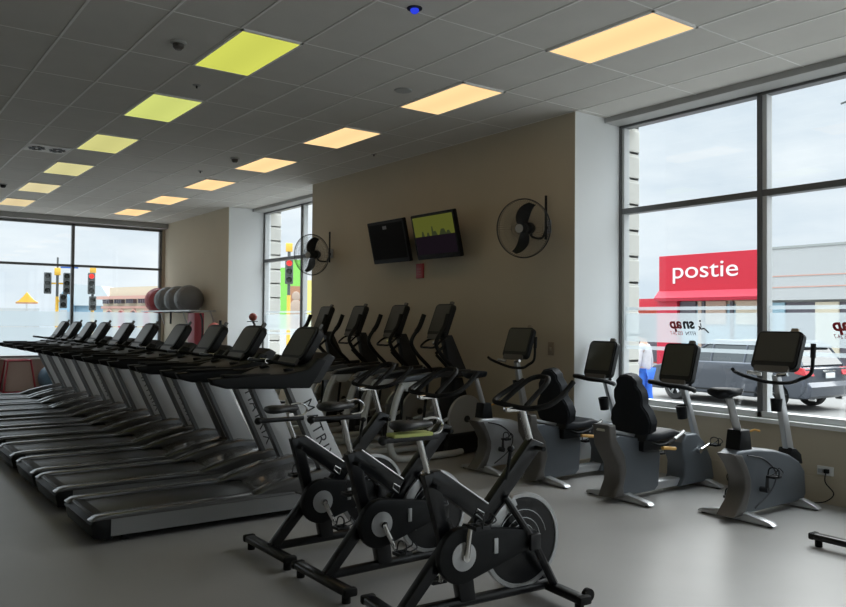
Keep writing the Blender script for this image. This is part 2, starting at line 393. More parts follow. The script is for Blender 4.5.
# ================================================================== CEILING FITTINGS
def light_panel(x, y, m, label, group):
    t = thing('ceiling_light', label, 'ceiling light', (x+.3, y+.6, CZ), 0, group)
    fr = MB()
    for a in (-1, 1):
        fr.b2(a*.288-.012, a*.288+.012, -.6, .6, -.016, -.002); fr.b2(-.3, .3, a*.588-.012, a*.588+.012, -.016, -.002)
    fr.build('frame', M['tbar'], t, 0)
    MB().b2(-.278, .278, -.578, .578, -.014, -.002).build('diffuser', m, t, 0)
    return t
ordn = ['nearest', 'second nearest', 'third nearest', 'fourth', 'fifth', 'sixth and farthest']
for k in range(6):
    light_panel(GX, GY+2.4*k, L_YEL[k], 'greenish yellow ceiling light panel, %s in the left row' % ordn[k], 'greenish ceiling lights of the left row')
ordo = ['nearest', 'second nearest', 'third nearest', 'fourth', 'fifth', 'sixth', 'seventh and farthest']
for k in range(7):
    light_panel(GX+2.4+.054, GY-2.4+2.4*k-(0.0), L_ORANGE, 'warm orange ceiling light panel, %s in the right row' % ordo[k], 'warm ceiling lights of the right row')

def detector(x, y, label, m=M['bronze']):
    t = thing('smoke_detector', label, 'smoke detector', (x, y, CZ))
    MB().lathe([(0, -.0), (.07, -.0), (.072, -.012), (.06, -.02), (0, -.02)], 24).build('base', M['soffit'], t)
    MB().lathe([(0, -.02), (.05, -.02), (.048, -.05), (.03, -.07), (0, -.072)], 20).build('sensor_head', m, t)
detector(2.41, 7.02, 'small round smoke detector left of the nearest greenish light panel')
detector(4.88, 11.56, 'smoke detector beside the fourth warm light panel')
detector(2.41, 16.57, 'tiny dark smoke detector at the far left edge of the ceiling', M['black'])
t = thing('ceiling_speaker', 'flat round grey ceiling speaker left of the second warm light panel', 'speaker', (4.87, 6.99, CZ))
MB().lathe([(0, -.012), (.09, -.012), (.1, 0)], 28).build('grille', M['soffit'], t)
for q in ((3.02, 8.2, 'faint round ceiling sprinkler rose beside the nearest greenish light'), (4.85, 12.95, 'small dark ceiling sprinkler near the fifth warm light'), (6.41, 9.96, 'small ceiling sprinkler above the beige television wall')):
    t = thing('ceiling_sprinkler', q[2], 'sprinkler', (q[0], q[1], CZ))
    MB().lathe([(0, -.008), (.04, -.008), (.045, 0)], 16).build('rose', M['soffit'], t); MB().cyl((0, 0, 0), (0, 0, -.035), .01, 8).build('nozzle', M['char'], t)
t = thing('dome_camera', 'small dark ceiling camera with a blue glow at the top edge', 'camera', (3.65, 5.09, CZ))
MB().lathe([(0, -.01), (.06, -.01), (.062, 0)], 20).build('base', M['char'], t); MB().ball((0, 0, -.02), .045, (.8, .8, .6), 16).build('dome', emis('blue_indicator', (.03, .06, .8), .7), t)
t = thing('ceiling_vent', 'rectangular white ceiling air vent with two dark swirl grilles', 'air vent', (2.41, 12.65, CZ))
b = MB(); b.b2(-.285, .285, -.25, .25, -.014, -.001, .003); b.build('plate', M['tbar'], t, 0)
for sx in (-.14, .14):
    b = MB()
    for k in range(8):
        a = k*PI/4; b.box((sx+.07*math.cos(a), .105*math.sin(a), -.018), (.085, .05, .006), rot=(0, 0, a+.5))
    b.build('swirl_grille', M['black'], t, 0)
# ================================================================== TREADMILLS
def make_treadmill():
    t = thing('treadmill', 'x', 'treadmill')
    b = MB(); W = .455
    for s in (-1, 1):
        b.prism([(.12, .06), (2.25, .06), (2.25, .19), (.12, .19)], s*(W-.03), s*W, 0)
    b.build('side_panel', M['deckside'], t, 0)
    b = MB(); b.prism([(.0, .05), (.14, .03), (.14, .2), (.02, .215), (-.03, .16)], -W+.005, W-.005, .015); b.b2(.14, 2.2, -W+.03, W-.03, .05, .185)
    for x in (.25, 2.1):
        for s in (-1, 1): b.cyl((x, s*.36, 0), (x, s*.36, .07), .03, 12)
    b.build('deck_base', M['black'], t)
    for s in (-1, 1):
        b = MB(); b.prism([(-.03, .185), (.05, .19), (1.7, .19), (1.7, .228), (.12, .228), (.02, .215)], s*(W-.135), s*(W+.005), .008)
        b.build('side_rail', M['rail'], t)
    MB().b2(.0, 1.75, -W+.14, W-.14, .17, .205, .008).build('running_belt', M['belt'], t)
    # motor hood with two raised lobes
    b = MB(); b.prism([(1.5, .205), (1.6, .25), (1.75, .29), (2.05, .33), (2.3, .30), (2.4, .2), (2.4, .08), (2.2, .08), (2.2, .19), (1.6, .19)], -W+.06, W-.06, .03, seg=3)
    for s in (-1, 1):
        b.prism([(1.28, .215), (1.5, .29), (1.75, .35), (2.05, .40), (2.32, .36), (2.42, .22), (2.42, .08), (1.9, .08), (1.7, .2)], s*(W-.17), s*(W+.01), .03, seg=3)
    b.build('motor_hood', M['hood'], t)
    for s in (-1, 1):
        b = MB(); y0, y1 = s*(W-.075), s*(W-.005)
        b.prism([(2.02, .34), (2.26, .34), (1.85, 1.14), (1.63, 1.14)], y0, y1, .008, mi=0)
        b.prism([(1.98, .34), (2.02, .34), (1.64, 1.14), (1.605, 1.14)], s*(W-.085), s*(W+.002), 0, mi=1)
        m = b.build('upright_mast', [M['mast'], M['mastin']], t)
        d = Vector((2.02-1.66, 0, .34-1.14)).normalized()
        ctr = Vector((1.925, s*(W-.0035), .74))
        xd = d; up = Vector((-d.z, 0, d.x)) if s < 0 else Vector((d.z, 0, -d.x))
        up = Vector((.91, 0, .41))
        if s < 0: mt = frame_mtx(ctr, d, up)
        else: mt = frame_mtx(ctr, -d, up)
        text('mast_lettering', 'MATRIX', .155, M['letter'], mt, m, .0015, bold=-.001, spacing=1.16)
    # arms
    for s in (-1, 1):
        b = MB(); b.prism([(.90, 1.245), (.93, 1.19), (1.05, 1.155), (1.6, 1.13), (1.84, 1.12), (1.92, 1.22), (2.02, 1.38), (1.93, 1.40), (1.82, 1.30), (1.6, 1.265), (1.3, 1.265)], s*.36, s*.455, .02, seg=3)
        b.build('handrail_arm', M['black'], t)
        b = MB(); b.b2(1.02, 1.45, s*.37-.012*s, s*.445+.006*s, 1.255, 1.275, .008); b.build('arm_grip', M['rubber'], t)
    b = MB(); b.prism([(1.52, 1.22), (1.56, 1.16), (2.0, 1.16), (2.16, 1.40), (2.08, 1.44), (1.9, 1.32), (1.66, 1.27)], -.37, .37, .02, seg=3)
    b.lathe([(.045, 0), (.05, .03), (.04, .03), (.035, 0)], 16, mtx=Matrix.Translation((1.72, .26, 1.27))); b.lathe([(.045, 0), (.05, .03), (.04, .03), (.035, 0)], 16, mtx=Matrix.Translation((1.72, -.26, 1.27)))
    b.build('console_tray', M['char'], t)
    b = MB(); b.tube(bez([(1.78, -.26, 1.33), (1.55, -.2, 1.37), (1.52, 0, 1.37), (1.55, .2, 1.37), (1.78, .26, 1.33)], 6), .017, 10)
    b.build('front_handlebar', M['black'], t)
    for s in (-1, 1):
        MB().tube([(1.53, s*.07, 1.37), (1.54, s*.19, 1.37)], .021, 10).build('heart_rate_grip', M['chrome'], t)
    # console screen: leans back
    mt = Matrix.Translation((2.0, .01, 1.495)) @ Euler((0, rad(32), 0)).to_matrix().to_4x4()
    b = MB(); b.rr(mt, .10, .47, .40, .09, .02)
    c = b.build('console', M['bezel'], t)
    b = MB(); b.rr(mt @ Matrix.Translation((-.050, 0, .015)), .006, .37, .29, .03, 0)
    b.build('display_screen', M['screen'], c, 0)
    b = MB(); q = bmesh.new(); bmesh.ops.create_cube(q, size=1); bmesh.ops.scale(q, vec=(.03, .05, .07), verts=q.verts); b.bm(q, 0, mt @ Matrix.Translation((.0, -.13, .215)))
    b.build('camera_tab', M['bronze'], c, 0)
    b = MB(); q = bmesh.new(); bmesh.ops.create_cube(q, size=1); bmesh.ops.scale(q, vec=(.03, .36, .07), verts=q.verts); b.bm(q, 0, mt @ Matrix.Translation((-.05, 0, -.20)))
    b.build('keypad', M['key'], c, 0)
    return t
tr0 = make_treadmill()
trl = ['nearest treadmill, the one with the bright silver mast beside the black spin bikes',
       'second treadmill of the row, its mast partly behind the farthest spin bike seat',
       'third treadmill of the row counted from the spin bikes', 'fourth treadmill of the row counted from the spin bikes',
       'fifth treadmill, its screen standing below the grey exercise balls', 'sixth treadmill, its screen left of the wall ball rack',
       'seventh treadmill of the row, screen catching pale window light', 'eighth treadmill, third from the far end of the row',
       'ninth treadmill, second from the far end of the row', 'farthest treadmill, standing next to the blue exercise ball at the end of the row']
for i, y in enumerate((6.83, 8.08, 9.14, 10.35, 11.68, 12.85, 14.20, 15.14, 16.20, 17.24)):
    o = tr0 if i == 0 else dup(tr0)
    o.location = (1.60, y, 0); o['label'] = trl[i]; o['group'] = 'black and grey treadmills in a long row'

# ================================================================== SPIN BIKES
def pedal(b, c, sc=1.0):
    c = Vector(c)
    for dx in (-.045, .045): b.box(c+Vector((dx, 0, 0)), (.014, .09, .022), .003)
    for dy in (-.04, .04): b.box(c+Vector((0, dy, 0)), (.10, .012, .022), .003)
    b.cyl(c+Vector((0, -.045, 0)), c+Vector((0, .045, 0)), .012, 8)
    # toe cage and strap
    b.tube(bez([c+Vector((.04, -.035, .01)), c+Vector((.10, -.03, .03)), c+Vector((.085, 0, .065)), c+Vector((.10, .03, .03)), c+Vector((.04, .035, .01))], 4), .005, 6)
    b.tube(bez([c+Vector((-.01, -.05, 0)), c+Vector((.0, -.045, .06)), c+Vector((.0, 0, .08)), c+Vector((.0, .045, .06)), c+Vector((-.01, .05, 0))], 4), .006, 6)
def make_spin(crank_angle=-70, seat_z=1.12, foam=False):
    t = thing('spin_bike', 'x', 'spin bike')
    bk, gl, si = M['black'], M['blackg'], M['silver']
    for x, nm, hw in ((-.45, 'rear_stabilizer', .36), (.66, 'front_stabilizer', .35)):
        b = MB(); b.box((x, 0, .075), (.085, 2*hw, .05), .018, seg=3)
        s = b.build(nm, gl, t)
        for q in (-1, 1):
            f = MB(); f.cyl((x, q*(hw-.06), 0), (x, q*(hw-.06), .055), .028, 14); f.build('levelling_foot', M['rubber'], s)
            f = MB(); f.box((x, q*(hw-.02), .077), (.095, .05, .055), .015); f.build('end_cap', M['rubber'], s)
        if nm == 'front_stabilizer':
            for q in (-1, 1):
                f = MB(); f.tube([(x+.06, q*(hw-.05)-.015, .09), (x+.06, q*(hw-.05)+.015, .09)], .04, 18); f.build('transport_wheel', M['rubber'], s)
    b = MB(); b.tube([(-.45, 0, .085), (.66, 0, .085)], .032, 12)
    b.build('base_bar', gl, t)
    b = MB()
    b.prism([(-.46, .09), (-.37, .09), (-.06, .42), (-.10, .52), (-.17, .42)], -.035, .035, .012)      # rear leg
    b.prism([(-.03, .09), (.08, .09), (.03, .42), (-.1, .42)], -.035, .035, .01)                        # mid strut
    b.prism([(-.16, .42), (-.08, .40), (-.19, .88), (-.29, .86)], -.032, .032, .012)                    # seat tube
    b.prism([(-.25, .80), (-.23, .88), (-.17, .88), (.20, .63), (.13, .53)], -.036, .036, .014)         # down tube of the V
    b.prism([(.04, .52), (.15, .50), (.60, .98), (.50, 1.02)], -.036, .036, .014)                      # stem tube
    b.prism([(.02, .54), (-.09, .38), (.02, .36), (.14, .52)], -.03, .03, .01)
    b.build('frame', gl, t)
    b = MB()
    for s in (-1, 1):
        b.tube([(.28, s*.05, .68), (.44, s*(.062 if s > 0 else .125), .41), (.66, s*.055, .10)], [.022, .024, .028], 10)
        b.box((.44, s*(.06 if s > 0 else .135), .41), (.08, .03, .10), .01)
    b.build('fork', gl, t)
    # silver edge line on the V tube
    MB().tube([(-.18, -.034, .882), (.16, -.034, .652)], .005, 6).build('frame_trim', si, t)
    MB().tube([(.07, -.038, .60), (.12, -.038, .56), (.13, -.038, .60), (.08, -.038, .63), (.07, -.038, .60)], .004, 6).build('frame_badge', si, t)
    # flywheel
    mt = Matrix.Translation((.44, 0, .39)) @ Euler((PI/2, 0, 0)).to_matrix().to_4x4()
    b = MB(); b.lathe([(.292, -.018), (.296, 0), (.292, .018), (.268, .020), (.262, .0), (.268, -.020), (.292, -.018)], 48, mtx=mt)
    fw = b.build('flywheel_rim', si, t)
    b = MB(); b.lathe([(0, -.03), (.05, -.03), (.055, -.012), (.268, -.012), (.268, .012), (.055, .012), (.05, .03), (0, .03)], 40, mtx=mt)
    b.build('flywheel_disc', gl, t)
    b = MB()
    for r in (.10, .14, .19):
        for s in (-1, 1): b.tube([(.44+r*math.cos(a), s*.0135, .39+r*math.sin(a)) for a in [k*PI/14+.2 for k in range(17)]], .0025, 5)
    b.build('flywheel_rings', si, t)
    # brake housing over the wheel
    b = MB(); pts = [(.44+.30*math.cos(a), 0, .39+.30*math.sin(a)) for a in [rad(q) for q in range(108, 166, 8)]]
    inn = [(.44+.225*math.cos(a), 0, .39+.245*math.sin(a)) for a in [rad(q) for q in range(108, 166, 8)]]
    b.prism([(p[0], p[2]) for p in pts]+[(p[0], p[2]) for p in inn[::-1]], -.055, .055, .004); b.build('brake_shroud', M['silver'], t)
    b = MB(); b.tube([(.30, -.03, .78), (.33, -.03, .95)], .011, 8); b.ball((.335, -.03, .965), .024, (1, 1, .8), 12); b.build('resistance_knob', bk, t)
    # chain guard: rounded long case
    def stadium(x0, z0, r0_, x1, z1, r1_):
        P = []
        for k in range(13): a = rad(90+180*k/12); P.append((x0+r0_*math.cos(a), z0+r0_*math.sin(a)))
        for k in range(9): a = rad(-90+180*k/8); P.append((x1+r1_*math.cos(a), z1+r1_*math.sin(a)))
        return P
    b = MB(); b.prism(stadium(-.07, .39, .165, .44, .425, .055), -.115, -.06, .01)
    cg = b.build('chain_guard', bk, t)
    b = MB(); b.box((.16, -.118, .42), (.03, .008, .09), .003); b.build('guard_badge', si, cg)
    mt = Matrix.Translation((-.07, -.12, .39)) @ Euler((PI/2, 0, 0)).to_matrix().to_4x4()
    b = MB(); b.lathe([(0, -.012), (.08, -.008), (.083, .002), (0, .012)], 30, mtx=mt); b.build('crank_disc', si, cg)
    for s, a in ((-1, rad(crank_angle)), (1, rad(crank_angle+180))):
        b = MB(); x1, z1 = -.07+.20*math.cos(a), .39+.20*math.sin(a)
        y0 = -.14 if s < 0 else .08
        b.tube([(-.07, y0, .39), (x1, y0+s*.01, z1)], [.021, .013], 10); b.cyl((-.07, y0-.012, .39), (-.07, y0+.012, .39), .024, 14)
        ca = b.build('crank_arm', M['chrome'], t)
        b = MB(); pedal(b, (x1+.01, y0+s*.07, z1-.01)); b.build('pedal', M['char'], ca)
    b = MB(); b.cyl((-.07, -.13, .39), (-.07, .08, .39), .02, 12); b.build('axle', M['char'], t)
    # seat
    b = MB(); b.tube([(-.22, 0, .78), (-.31, 0, seat_z-.08)], .019, 12); b.build('seat_post', M['chrome'], t)
    MB().tube([(-.235, -.03, .80), (-.235, -.10, .80)], .014, 10).build('seat_post_knob', bk, t)
    b = MB(); b.box((-.36, 0, seat_z-.075), (.36, .045, .032), .008); b.ball((-.545, 0, seat_z-.075), .028, (1, 1, 1), 12); b.build('seat_slider', gl, t)
    b = MB(); b.tube(bez([(-.24, 0, seat_z-.06), (-.17, 0, seat_z-.05), (-.15, 0, seat_z-.0), (-.2, 0, seat_z+.035), (-.28, 0, seat_z+.03)], 5), .008, 8); b.build('saddle_hoop', M['chrome'], t)
    # saddle: wide at the back, narrow nose
    secs = [(-.48, .03, .012), (-.468, .075, .028), (-.43, .092, .034), (-.38, .08, .032), (-.33, .05, .028), (-.28, .03, .024), (-.24, .022, .020), (-.22, .010, .01)]
    vs = []; fs = []; n = 14
    for (x, wd, h) in secs:
        for k in range(n):
            a = 2*PI*k/n; vs.append((x, wd*math.cos(a), seat_z+h*math.sin(a)*(1 if math.sin(a) > 0 else .9)))
    for i in range(len(secs)-1):
        for k in range(n): l = (k+1) % n; fs.append((i*n+k, i*n+l, (i+1)*n+l, (i+1)*n+k))
    fs.append(tuple(range(n))); fs.append(tuple((len(secs)-1)*n+k for k in range(n))[::-1])
    MB().add(vs, fs).build('saddle', M['char'], t, 60)
    if foam: MB().box((-.37, 0, seat_z-.05), (.26, .10, .022), .008).build('yellow_cover', M['yellow'], t)
    # handlebar: cross bar, two forward grips and the raised middle loop
    b = MB(); b.tube([(.535, 0, .92), (.44, 0, 1.21)], .022, 12); b.build('handlebar_post', M['chrome'], t)
    MB().tube([(.53, -.03, .96), (.53, -.11, .96)], .015, 10).build('handlebar_post_knob', bk, t)
    b = MB(); b.box((.41, 0, 1.205), (.20, .045, .03), .008); b.build('handlebar_clamp', M['chrome'], t)
    b = MB()
    b.tube(bez([(.65, .24, 1.36), (.55, .25, 1.31), (.45, .25, 1.26), (.38, .20, 1.235), (.38, .1, 1.225), (.38, 0, 1.22), (.38, -.1, 1.22), (.38, -.20, 1.23), (.45, -.25, 1.25), (.55, -.25, 1.30), (.65, -.24, 1.38)], 6), .0165, 12)
    b.tube(bez([(.38, .12, 1.235), (.46, .105, 1.30), (.56, .09, 1.37), (.61, .05, 1.395), (.62, 0, 1.395), (.61, -.05, 1.39), (.56, -.09, 1.36), (.46, -.105, 1.29), (.38, -.12, 1.235)], 6), .0165, 12)
    b.build('handlebar', M['rubber'], t)
    return t
sp = make_spin(-62, 1.085); sp.location = (3.0, 5.33, 0)
tag(sp, 'black spin bike nearest the treadmills, farthest left of the spin bikes', 'spin bike', 'black spin bikes in the foreground')
sp2 = make_spin(-62, 1.18); sp2.location = (3.0, 4.53, 0)
tag(sp2, 'middle one of the three black spin bikes in the foreground', 'spin bike', 'black spin bikes in the foreground')
sp3 = make_spin(82, 1.15, True); sp3.location = (3.0, 3.65, 0); sp3.rotation_euler = (0, 0, rad(-5))
tag(sp3, 'nearest black spin bike, with a yellow-green strip under its saddle and large looped handlebar', 'spin bike', 'black spin bikes in the foreground')
sp4 = dup(sp, (6.65, 2.84, 0), rad(-3), 'black spin bike at the right edge, only its rear foot in the picture')

# ================================================================== CONSOLE shared by the bikes
def bike_console(t, c, tilt=24, wd=.46, ht=.36, tab='tan'):
    mt = Matrix.Translation(c) @ Euler((0, rad(tilt), 0)).to_matrix().to_4x4()
    def pl(d, off, bev, nm, m, par):
        b = MB(); b.rr(mt @ Matrix.Translation(off), d[0], d[1], d[2], .055 if nm == 'console' else .012, .015 if nm == 'console' else 0)
        return b.build(nm, m, par)
    k = pl((.085, wd, ht), (0, 0, 0), .03, 'console', M['bezel'], t)
    pl((.006, wd-.07, ht-.10), (-.043, 0, .025), 0, 'display_screen', M['screen'], k)
    pl((.03, wd-.12, .06), (-.045, 0, -ht/2-.005), .008, 'keypad', M['key'], k)
    pl((.025, .07, .05), (0, -wd*.26, ht/2+.015), .004, 'camera_tab', M[tab], k)
    return k
def hull_swoosh(b, pts, y0, y1, mi=0, bev=.03): b.prism(pts, y0, y1, bev, mi=mi, seg=3)

# ================================================================== UPRIGHT BIKES
def make_upright(light=False):
    t = thing('upright_exercise_bike', 'x', 'exercise bike')
    hull = M['silver'] if light else M['steelgrey']
    for x, hw, nm in ((.05, .37, 'rear_foot'), (1.0, .27, 'front_foot')):
        b = MB(); b.prism([(-hw, .02), (-hw+.03, .045), (-.12, .085), (.12, .085), (hw-.03, .045), (hw, .02), (hw-.02, .012), (-hw+.02, .012)], -.045, .045, .01, mtx=Matrix.Translation((x, 0, 0)) @ Euler((0, 0, PI/2)).to_matrix().to_4x4())
        ft = b.build(nm, M['silver'], t)
        g = MB()
        for q in (-1, 1): g.cyl((x, q*(hw-.05), 0), (x, q*(hw-.05), .02), .025, 12)
        g.build('rubber_pad', M['rubber'], ft)
    prof = [(-.10, .60), (-.02, .63), (.25, .625), (.55, .585), (.80, .52), (.98, .44), (1.08, .34), (1.10, .12), (1.05, .06), (.1, .06), (-.08, .06), (.02, .16), (.08, .28), (.08, .40), (.03, .50)]
    b = MB(); hull_swoosh(b, prof, -.09, .09); h = b.build('hull', hull, t)
    b = MB(); b.prism([(-.13, .605), (-.0, .60), (.09, .48), (.15, .36), (.15, .27), (.10, .15), (.04, .055), (-.13, .055), (.0, .17), (.06, .28), (.06, .38), (-.01, .49)], -.094, .094, .02, seg=3)
    b.build('rear_column', M['bronze'], t)
    b = MB()
    for s in (-1, 1): b.tube(bez([(.08, s*.093, .58), (.32, s*.093, .53), (.50, s*.093, .43), (.55, s*.093, .34), (.46, s*.093, .22), (.2, s*.093, .10)], 6), .007, 6)
    b.build('hull_crease', M['char'] if light else M['char'], h)
    mt = Matrix.Translation((.30, 0, .26)) @ Euler((PI/2, 0, 0)).to_matrix().to_4x4()
    for s, a in ((-1, rad(95)), (1, rad(-85))):
        b = MB(); x1, z1 = .30+.13*math.cos(a), .26+.13*math.sin(a); y = s*.15
        b.cyl((.30, s*.08, .26), (.30, s*.165, .26), .028, 14); b.tube([(.30, y, .26), (x1, y+s*.01, z1)], [.02, .014], 8)
        c = b.build('crank_arm', M['char'], t)
        b = MB(); pedal(b, (x1, y+s*.07, z1)); b.build('pedal', M['black'], c)
    b = MB(); b.prism([(-.02, .60), (.20, .60), (.16, .80), (.02, .80)], -.075, .075, .02); b.build('seat_post_housing', M['black'], t)
    MB().tube([(.20, -.0, .76), (.25, -.06, .79), (.27, -.10, .78)], .01, 8).build('seat_lever', M['orange'], t)
    b = MB(); b.tube([(.08, 0, .78), (-.06, 0, 1.09)], .028, 12, sy=1.3); b.build('seat_post', M['silver'], t)
    secs = [(-.24, .03, .02), (-.225, .11, .04), (-.16, .135, .05), (-.08, .115, .045), (-.01, .075, .04), (.06, .045, .035), (.12, .028, .028), (.14, .01, .01)]
    vs = []; fs = []; n = 16
    for (x, wd, hh) in secs:
        for k in range(n): a = 2*PI*k/n; vs.append((x, wd*math.cos(a), 1.13+hh*math.sin(a)+.02*abs(math.cos(a))))
    for i in range(len(secs)-1):
        for k in range(n): l = (k+1) % n; fs.append((i*n+k, i*n+l, (i+1)*n+l, (i+1)*n+k))
    fs.append(tuple(range(n))); fs.append(tuple((len(secs)-1)*n+k for k in range(n))[::-1])
    MB().add(vs, fs).build('saddle', M['pad'], t, 60)
    b = MB(); b.prism([(.90, .46), (1.02, .44), (.76, 1.26), (.68, 1.26)], -.03, .03, .012); b.build('console_mast', M['silver'], t)
    b = MB(); b.prism([(.84, .50), (1.08, .40), (1.05, .50), (.96, .56), (.88, .57)], -.07, .07, .02); b.build('mast_boot', M['black'], t)
    b = MB(); b.lathe([(0, -.06), (.045, -.06), (.055, .06), (.048, .06), (.04, -.05), (0, -.05)], 20, mtx=Matrix.Translation((.72, 0, .98))); b.build('bottle_holder', M['black'], t)
    bike_console(t, (.79, .02, 1.485), 24, .46, .39, 'tan')
    b = MB()
    b.tube(bez([(.46, .29, 1.31), (.54, .31, 1.28), (.64, .27, 1.24), (.70, .14, 1.20), (.70, 0, 1.19), (.70, -.14, 1.20), (.66, -.26, 1.24), (.66, -.36, 1.30), (.66, -.38, 1.44), (.67, -.38, 1.56)], 6), .017, 10)
    b.build('handlebar', M['black'], t)
    b = MB(); b.tube([(.66, -.38, 1.44), (.67, -.38, 1.57)], .023, 12); b.build('side_grip', M['rubber'], t)
    for s in (-1, 1): MB().tube([(.60, s*.08, 1.27), (.56, s*.20, 1.285)], .018, 10).build('heart_rate_grip', M['chrome'], t)
    return t
u1 = make_upright(); u1.location = (6.40, 4.02, 0)
tag(u1, 'dark blue-grey upright exercise bike nearest the camera, by the window', 'exercise bike')
u2 = make_upright(True); u2.location = (5.97, 6.98, 0); u2.scale = (.82, .95, 1)
tag(u2, 'silver upright exercise bike in front of the beige wall below the large fan', 'exercise bike')

# ================================================================== RECUMBENT BIKES
def make_recumbent():
    t = thing('recumbent_exercise_bike', 'x', 'exercise bike')
    for x, hw, nm in ((0, .40, 'rear_foot'), (1.30, .30, 'front_foot')):
        b = MB(); b.prism([(-hw, .02), (-hw+.03, .045), (-.12, .085), (.12, .085), (hw-.03, .045), (hw, .02), (hw-.02, .012), (-hw+.02, .012)], -.045, .045, .01, mtx=Matrix.Translation((x, 0, 0)) @ Euler((0, 0, PI/2)).to_matrix().to_4x4())
        ft = b.build(nm, M['silver'], t)
        g = MB()
        for q in (-1, 1): g.cyl((x, q*(hw-.05), 0), (x, q*(hw-.05), .02), .025, 12)
        g.build('rubber_pad', M['rubber'], ft)
    b = MB(); b.prism([(-.22, .64), (-.10, .655), (.2, .60), (.50, .52), (.53, .40), (.50, .10), (.44, .055), (-.14, .055), (-.08, .2), (-.08, .36), (-.2, .52)], -.10, .10, .02, seg=3)
    b.build('rear_hull', M['steelgrey'], t)
    b = MB(); b.prism([(-.27, .76), (-.17, .76), (-.15, .62), (-.03, .46), (.0, .30), (-.05, .14), (-.03, .05), (-.19, .05), (-.11, .20), (-.11, .36), (-.25, .56)], -.11, .11, .025, seg=3)
    b.build('rear_column', M['bronze'], t)
    b = MB(); b.b2(.40, .95, -.07, .07, .05, .13, .015); b.build('frame_beam', M['silver'], t)
    b = MB(); b.prism([(-.28, .70), (-.26, .73), (.75, .52), (.74, .49)], -.05, .05, .006); b.build('seat_rail', M['silver'], t)
    pod = [(.86, .50), (.93, .585), (1.12, .58), (1.26, .48), (1.39, .28), (1.44, .06), (.84, .05), (.91, .15), (.92, .28), (.87, .40)]
    b = MB(); b.prism(pod, -.12, .12, .025, seg=3); b.build('front_pod', M['steelgrey'], t)
    for s, a in ((-1, rad(20)), (1, rad(200))):
        b = MB(); x1, z1 = 1.12+.17*math.cos(a), .40+.17*math.sin(a); y = s*.15
        b.cyl((1.12, s*.11, .40), (1.12, s*.165, .40), .026, 14); b.tube([(1.12, y, .40), (x1, y+s*.01, z1)], [.018, .013], 8)
        c = b.build('crank_arm', M['chrome'], t)
        b = MB(); pedal(b, (x1, y+s*.07, z1)); b.build('pedal', M['black'], c)
    # seat: cushion and lumpy tall back
    b = MB(); b.prism([(.16, .58), (.20, .66), (.42, .65), (.62, .67), (.72, .64), (.70, .58), (.4, .56)], -.20, .20, .03, seg=3); b.build('seat_cushion', M['pad'], t)
    outline = [(-.20, 0), (-.225, .10), (-.20, .20), (-.15, .27), (-.16, .34), (-.15, .41), (-.11, .47), (-.115, .51), (-.06, .565), (0, .575), (.06, .565), (.115, .51), (.11, .47), (.15, .41), (.16, .34), (.15, .27), (.20, .20), (.225, .10), (.20, 0), (.12, -.05), (-.12, -.05)]
    q = bmesh.new(); a_ = [q.verts.new((-.045, p[0], p[1])) for p in outline]; c_ = [q.verts.new((.05, p[0], p[1])) for p in outline]
    q.faces.new(a_); q.faces.new(c_[::-1])
    for i in range(len(outline)): k = (i+1) % len(outline); q.faces.new((a_[i], c_[i], c_[k], a_[k]))
    bmesh.ops.recalc_face_normals(q, faces=q.faces)
    es = [e_ for e_ in q.edges if abs(e_.verts[0].co.x-e_.verts[1].co.x) < 1e-6]
    bmesh.ops.bevel(q, geom=es, offset=.012, segments=3, affect='EDGES')
    mt = Matrix.Translation((.24, 0, .67)) @ Euler((0, rad(-10), 0)).to_matrix().to_4x4() @ Matrix.Diagonal((1.3, 1.12, 1, 1))
    MB().bm(q, 0, mt).build('backrest', M['pad'], t, 60)
    b = MB(); b.b2(.18, .60, -.16, .16, .47, .58, .02); b.build('seat_carriage', M['black'], t)
    for s in (-1, 1):
        b = MB(); b.tube(bez([(.27, s*.18, .56), (.32, s*.25, .54), (.48, s*.27, .57), (.64, s*.27, .64)], 5), .014, 10); h = b.build('seat_handle', M['black'], t)
        MB().tube([(.52, s*.27, .588), (.67, s*.27, .652)], .019, 10).build('heart_rate_grip', M['chrome'], h)
    MB().tube([(.42, -.20, .50), (.60, -.22, .48)], .018, 10).build('adjustment_lever', M['orange'], t)
    b = MB(); b.prism([(1.24, .50), (1.35, .42), (1.06, 1.12), (.99, 1.12)], -.028, .028, .01); b.build('console_mast', M['silver'], t)
    b = MB(); b.lathe([(0, -.07), (.05, -.07), (.06, .07), (.052, .07), (.045, -.06), (0, -.06)], 20, mtx=Matrix.Translation((1.02, -.0, .80)) @ Euler((0, rad(-10), 0)).to_matrix().to_4x4()); b.build('bottle_holder', M['black'], t)
    bike_console(t, (.98, .0, 1.315), 18, .41, .43, 'bronze')
    b = MB(); b.tube(bez([(.98, .18, 1.08), (.86, .23, 1.11), (.74, .20, 1.12), (.69, .10, 1.12), (.68, 0, 1.11), (.69, -.10, 1.10), (.76, -.20, 1.09), (.88, -.23, 1.06), (.98, -.18, 1.04)], 6), .025, 10)
    b.tube([(.95, -.15, 1.09), (1.08, -.02, 1.07), (.95, .15, 1.09)], .018, 8)
    b.build('handlebar', M['black'], t)
    return t
rc = make_recumbent(); rc.location = (6.20, 5.13, 0)
tag(rc, 'grey recumbent exercise bike with black seat, nearer of the two by the window', 'exercise bike', 'recumbent exercise bikes')
dup(rc, (6.16, 6.16, 0), 0, 'grey recumbent exercise bike farther from the camera, beside the white wall end')

